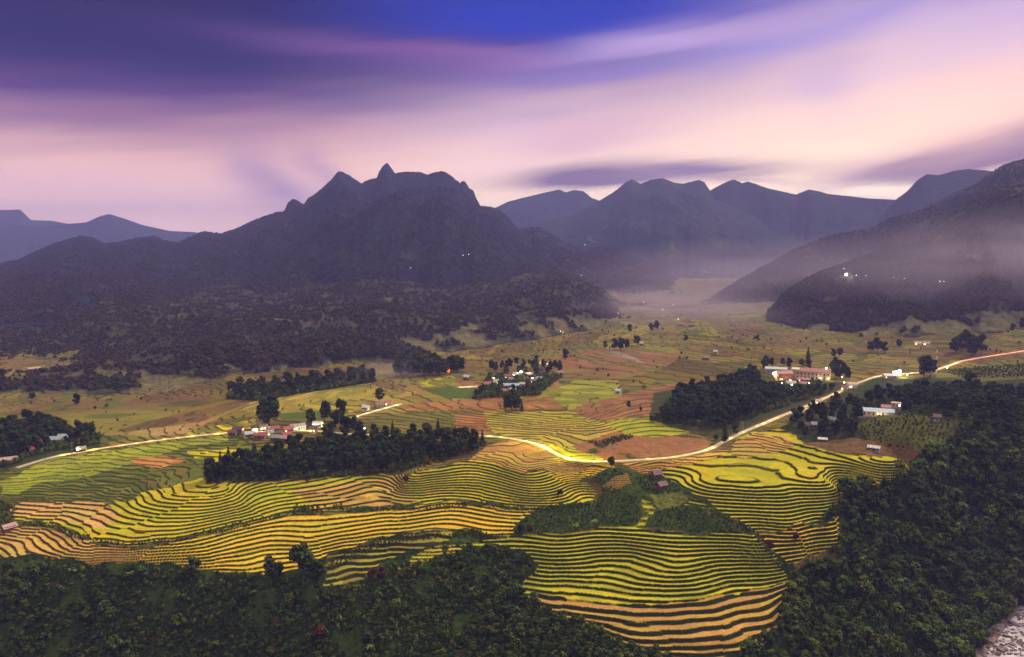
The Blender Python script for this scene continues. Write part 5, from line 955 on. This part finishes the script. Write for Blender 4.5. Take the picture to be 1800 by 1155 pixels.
mass([(700,1000),(760,978),(800,970),(850,960),(890,965),(935,988),(930,1010),(905,1040),(860,1050),(700,1050),(680,1020)], 3.2, F_+SH, 'knoll_tree', 'dark bushes covering the knoll left of the green terraces', 20, 'tree', 'dark tree on the knoll left of the green terraces', 'nearest trees of the dark knoll', (.35, .7), gaps=.3)
for poly in ([(1478,960),(1500,930),(1600,840),(1800,790),(1800,1030),(1780,1055),(1700,1150),(1400,1150),(1392,1020)], [(900,1050),(1090,1130),(1150,1160),(900,1160)], [(1700,740),(1800,740),(1800,860),(1650,800)]):
    q = spread_in(poly, 2.5); MASSES.append((q, (.3, .62), F_, 'young trees filling the forest on the steep river slope'))
for q, sc, keys, lb in MASSES:
    z = gz(q[:, 0], q[:, 1]); scatter('forest', np.column_stack([q, z]), rng.uniform(sc[0], sc[1], len(q)), keys, lb)
def scrub(label, areas, d, sc, keys=SH, lo=None):
    P_ = []
    for a in areas:
        p = spread_in(a, d, avoid=3.8)
        if d == 1.4: p = p[fbm(p[:, 0]/15, p[:, 1]/15, 4, 50) < .22+.1*rng.random(len(p))]
        if lo is not None and len(p): p = p[(fbm(p[:, 0]/12, p[:, 1]/12, 3, 44) > lo)]
        P_.append(p)
    P_ = np.vstack(P_); z = gz(P_[:, 0], P_[:, 1]); print('scrub', len(P_)); scatter('undergrowth', np.column_stack([P_, z-.1]), rng.uniform(*sc, len(P_)), keys, label)
scrub('low bushes and weeds filling the steep foreground slope', [[(0,990),(345,1008),(480,1016),(600,1040),(700,1000),(860,960),(935,990),(905,1045),(1090,1130),(1160,1180),(0,1180)]], 1.4, (.4, 1.25))
scrub('weeds and bushes in the green hollow between the terraces', [[(940,893),(1045,882),(1060,862),(1100,875),(1125,895),(1125,915),(1060,925),(960,937),(905,941),(918,915)], [(1140,925),(1160,898),(1200,890),(1270,905),(1325,935),(1250,938)], [(1040,842),(1080,826),(1100,835),(1060,850),(1130,880),(1110,880)], [(1120,842),(1145,828),(1182,845),(1200,862),(1160,870),(1130,862)]], 1.7, (.3, .7), SH)
scrub('hedges and weeds along the banks between the terraces', [[(165,952),(222,960),(311,952),(387,933),(512,903),(600,894),(600,888),(512,897),(387,927),(311,946),(222,955),(130,938),(105,922),(40,917),(40,922),(100,928),(125,945)], [(510,898),(570,905),(560,892),(520,888)], [(600,893),(735,890),(830,882),(940,893),(1040,884),(1040,890),(940,899),(830,889),(735,896),(600,899)], [(1240,880),(1330,936),(1352,965),(1395,1015),(1390,1020),(1345,972),(1320,940),(1232,884)], [(380,940),(439,925),(439,921),(380,934)], [(770,940),(830,934),(900,945),(850,948)], [(560,992),(640,958),(700,940),(760,932),(790,940),(700,955),(640,975),(570,1005)], [(1470,880),(1600,842),(1606,848),(1480,885),(1440,922),(1435,918)], [(0,880),(30,895),(20,925),(0,925)], [(1055,790),(1095,775),(1115,768),(1095,765),(1060,775),(1030,775),(1045,782)]], 1.25, (.3, .7))
scrub('crops and bushes on the hill plot and around the houses', [[(1500,745),(1600,726),(1690,738),(1690,790),(1640,800),(1520,775)], [(1410,740),(1500,735),(1510,770),(1440,772)], [(1150,742),(1260,756),(1300,745),(1330,735),(1240,735)], [(1660,650),(1800,640),(1800,662),(1690,664)]], 2.4, (.4, .9))
scrub('tangled bushes under the groves', [[(360,850),(540,842),(700,830),(855,785),(850,776),(480,798)], [(0,825),(80,795),(175,780),(178,766),(60,744),(0,742)], [(400,694),(480,681),(650,661),(662,671),(560,687),(455,705),(400,701)], [(1505,714),(1600,726),(1690,738),(1760,800),(1850,800),(1850,690),(1650,686),(1550,694)], [(1142,740),(1262,754),(1450,692),(1440,672),(1250,685)], [(830,702),(945,696),(990,660),(860,660)], [(1660,682),(1790,684),(1790,700)], [(1640,800),(1700,745),(1800,770),(1800,860),(1606,838)]], 2.4, (.8, 1.7))
scrub('bushes dotted along the banks of the valley fields', [[(0,660),(400,640),(640,625),(900,600),(1080,560),(1250,540),(1400,580),(1800,560),(1800,660),(1500,640),(1300,660),(1100,690),(980,640),(700,640),(450,710),(200,760),(0,745)]], 5.0, (.4, 1.3), SH, lo=.38)
# hills: trees standing on the flanks
def hill_trees(key, n, label, sc, lo=0, hi=.99, nm='hill_forest', top=.5):
    g = RG[key]; sh = g['x'].shape; w = ((g['T'] > .02) & (g['T'] < hi) & (g['pch'] < .35)).astype(float)[:-1, :-1]
    A_ = np.hypot(np.diff(g['x'], axis=0)[:, :-1], np.diff(g['y'], axis=0)[:, :-1])*np.hypot(np.diff(g['x'], axis=1)[:-1], np.diff(g['y'], axis=1)[:-1]); w = (w*A_/np.maximum(g['r'][:-1, :-1], 1)**.7).ravel(); w = w*(0.3+(fbm(g['x'][:-1, :-1]/70, g['y'][:-1, :-1]/70, 3, 61) > -.2)).ravel(); idx = rng.choice(len(w), n, p=w/w.sum()); i = idx//(sh[1]-1); j = idx % (sh[1]-1); a = rng.random(n); b = rng.random(n)
    def ip(q): return (q[i, j]*(1-a)+q[i+1, j]*a)*(1-b)+(q[i, j+1]*(1-a)+q[i+1, j+1]*a)*b
    scatter(nm, np.column_stack([ip(g['x']), ip(g['y']), ip(g['z'])-1.5]), rng.uniform(*sc, n)*(1-top*np.clip(ip(g['T']), 0, 1)**4), [('far', 0), ('far', 1), ('far', 2)], label)
for i, (u, v, lb) in enumerate([(300,655,'lone dark tree at the foot of the far left hills'),(560,640,'lone dark tree under the middle foothills'),(1330,600,'lone dark tree under the right-hand hill')]):
    x, y = at(u, v, Z); plant(('far', i), 'lone_tree', 'tree', lb, None, x, y, 1.0)
hill_trees('foot', 22000, 'woods covering the low foothills across the valley', (.35, .75)); hill_trees('knoll', 900, 'woods covering the low hill at the valley edge', (.45, .9)); hill_trees('main', 30000, 'forest on the flanks of the jagged massif', (.4, .9), hi=.98, top=.8); hill_trees('right', 16000, 'forest on the right-hand ridge', (.5, 1.0)); hill_trees('near', 17000, 'forest on the hill above the misty slope', (.4, .8)); hill_trees('mid', 6000, 'forest on the hazy middle hills', (.9, 1.6))

# ------------------------------------------------------------------ smoke and low mist
def vol_mat(name, col, dens, kind='ball'):
    """air that thins out softly towards the outside of its body"""
    m = bpy.data.materials.new(name); m.use_nodes = True; nt = m.node_tree; nt.nodes.clear(); n = nt.nodes; l = nt.links; v = n.new('ShaderNodeVolumePrincipled'); o = n.new('ShaderNodeOutputMaterial'); l.new(v.outputs[0], o.inputs['Volume'])
    v.inputs['Color'].default_value = (*col, 1); t = n.new('ShaderNodeTexCoord'); s_ = n.new('ShaderNodeMapping'); s_.inputs['Location'].default_value = (-1, -1, -1); s_.inputs['Scale'].default_value = (2, 2, 2); l.new(t.outputs['Generated'], s_.inputs[0])
    def mt(op, a, b=None):
        q = n.new('ShaderNodeMath'); q.operation = op; q.use_clamp = op in ('SUBTRACT',)
        for i, k in enumerate((a, b)):
            if k is None: continue
            if isinstance(k, (int, float)): q.inputs[i].default_value = k
            else: l.new(k, q.inputs[i])
        return q.outputs[0]
    if kind == 'ball':
        ln = n.new('ShaderNodeVectorMath'); ln.operation = 'LENGTH'; l.new(s_.outputs[0], ln.inputs[0]); f = mt('SUBTRACT', 1.0, ln.outputs['Value']); f = mt('POWER', f, 1.3)
        no = n.new('ShaderNodeTexNoise'); no.inputs['Scale'].default_value = 2.5; no.inputs['Detail'].default_value = 3; l.new(s_.outputs[0], no.inputs['Vector']); f = mt('MULTIPLY', f, mt('MULTIPLY', mt('SUBTRACT', no.outputs[0], .25), 4.0))
    else:
        sx = n.new('ShaderNodeSeparateXYZ'); l.new(t.outputs['Generated'], sx.inputs[0]); f = mt('POWER', sx.outputs[0], 3.5)
    l.new(mt('MULTIPLY', f, dens), v.inputs['Density']); return m
def blob_mesh(name, cs, mat, k=24):
    V = []; F = []
    for i in range(k+1):
        for j in range(k*2):
            a, b = PI*i/k, PI*j/k; V.append((math.sin(a)*math.cos(b), math.sin(a)*math.sin(b), math.cos(a)))
    for i in range(k):
        for j in range(k*2): F.append((i*2*k+j, (i+1)*2*k+j, (i+1)*2*k+(j+1) % (2*k), i*2*k+(j+1) % (2*k)))
    return np_mesh(name, np.array(V)*np.array(cs), F, mat)
for i, (u, v, rx, ry, rz_, dn, dz, lb) in enumerate([(1740,490,420,200,70,.0026,20,'band of pale mist lying across the slope of the right-hand hill'),(1850,455,300,170,70,.0028,25,'thicker end of the mist at the right edge'),(1190,548,260,520,45,.0030,5,'smoky mist on the valley bottom where it bends'),(1330,495,500,700,110,.0012,0,'thin mist filling the side valley'),(690,660,60,60,14,.008,4,'thin smoke drifting left of the round wood')]):
    p = hit(u, v)
    if p is None: continue
    o = link('mist', blob_mesh('mist', (rx, ry, rz_), vol_mat('mist_air', (.72,.62,.80), dn)), None, (p.x, p.y, p.z+dz)); tag(o, lb, kind='stuff')
for i, u in enumerate((1132, 1140)):
    x, y = at(u, 641-i, Z); z = float(gz(x, y)); V = []; F = []; n = 14
    for k in range(n+1):
        t = k/n; cx = x-t*62-4*i; cy = y+t*10; cz = z+.5+t**.7*17; rr_ = .35+t**.8*7.5
        for j in range(12): a = j*PI/6; V.append((cx+rr_*.4*math.cos(a)*.5, cy+rr_*math.cos(a), cz+rr_*.8*math.sin(a)))
    for k in range(n):
        for j in range(12): F.append((k*12+j, (k+1)*12+j, (k+1)*12+(j+1) % 12, k*12+(j+1) % 12))
    F = [list(f) for f in F]; me = bpy.data.meshes.new('smoke'); me.from_pydata(V, [], F+[list(range(12)), list(range(n*12+11, n*12-1, -1))]); me.materials.append(vol_mat('smoke_air', (.9,.85,.9), .10, 'plume')); tag(link('smoke', me), ['left','right'][i]+' plume of white smoke rising from the burning stubble', kind='stuff')

# ------------------------------------------------------------------ look-alikes told apart by their order in the picture
def _ord(n):
    a = 'first second third fourth fifth sixth seventh eighth ninth tenth eleventh twelfth thirteenth fourteenth fifteenth sixteenth seventeenth eighteenth nineteenth'.split(); t = {2:'twent',3:'thirt',4:'fort',5:'fift',6:'sixt',7:'sevent',8:'eight',9:'ninet'}
    if n < 20: return a[n-1]
    return t[n//10]+'ieth' if n % 10 == 0 else t[n//10]+'y-'+a[n % 10-1]
by = {}
for o in COL.objects:
    if o.parent is None and o.get('label') and o.get('kind') is None: by.setdefault((o['label'], o.get('group')), []).append(o)
for (lb, g), os_ in by.items():
    if len(os_) < 2: continue
    os_.sort(key=lambda o: pix(*o.location)[0])
    if len(os_) > 98 or len(lb.split()) > 13: continue
    for i, o in enumerate(os_): o['label'] = ('leftmost' if i == 0 else 'rightmost' if i == len(os_)-1 else _ord(i+1)+' from left')+', '+lb
for o in COL.objects:
    if o.get('label') and len(o['label'].split()) > 16: print('LONG', o['label'])

# ------------------------------------------------------------------ haze
def haze():
    m = bpy.data.materials.new('haze_air'); m.use_nodes = True; nt = m.node_tree; nt.nodes.clear()
    v = nt.nodes.new('ShaderNodeVolumePrincipled'); o = nt.nodes.new('ShaderNodeOutputMaterial'); nt.links.new(v.outputs[0], o.inputs['Volume'])
    v.inputs['Color'].default_value = (.34,.35,.92,1); v.inputs['Density'].default_value = 1.25e-4; v.inputs['Anisotropy'].default_value = 0.0
    b = MB(); b.box(-7500, 7500, -600, 8300, -130, 545); ob = b.build('haze', m); tag(ob, label='even violet dusk haze filling the valley', kind='stuff')
haze()
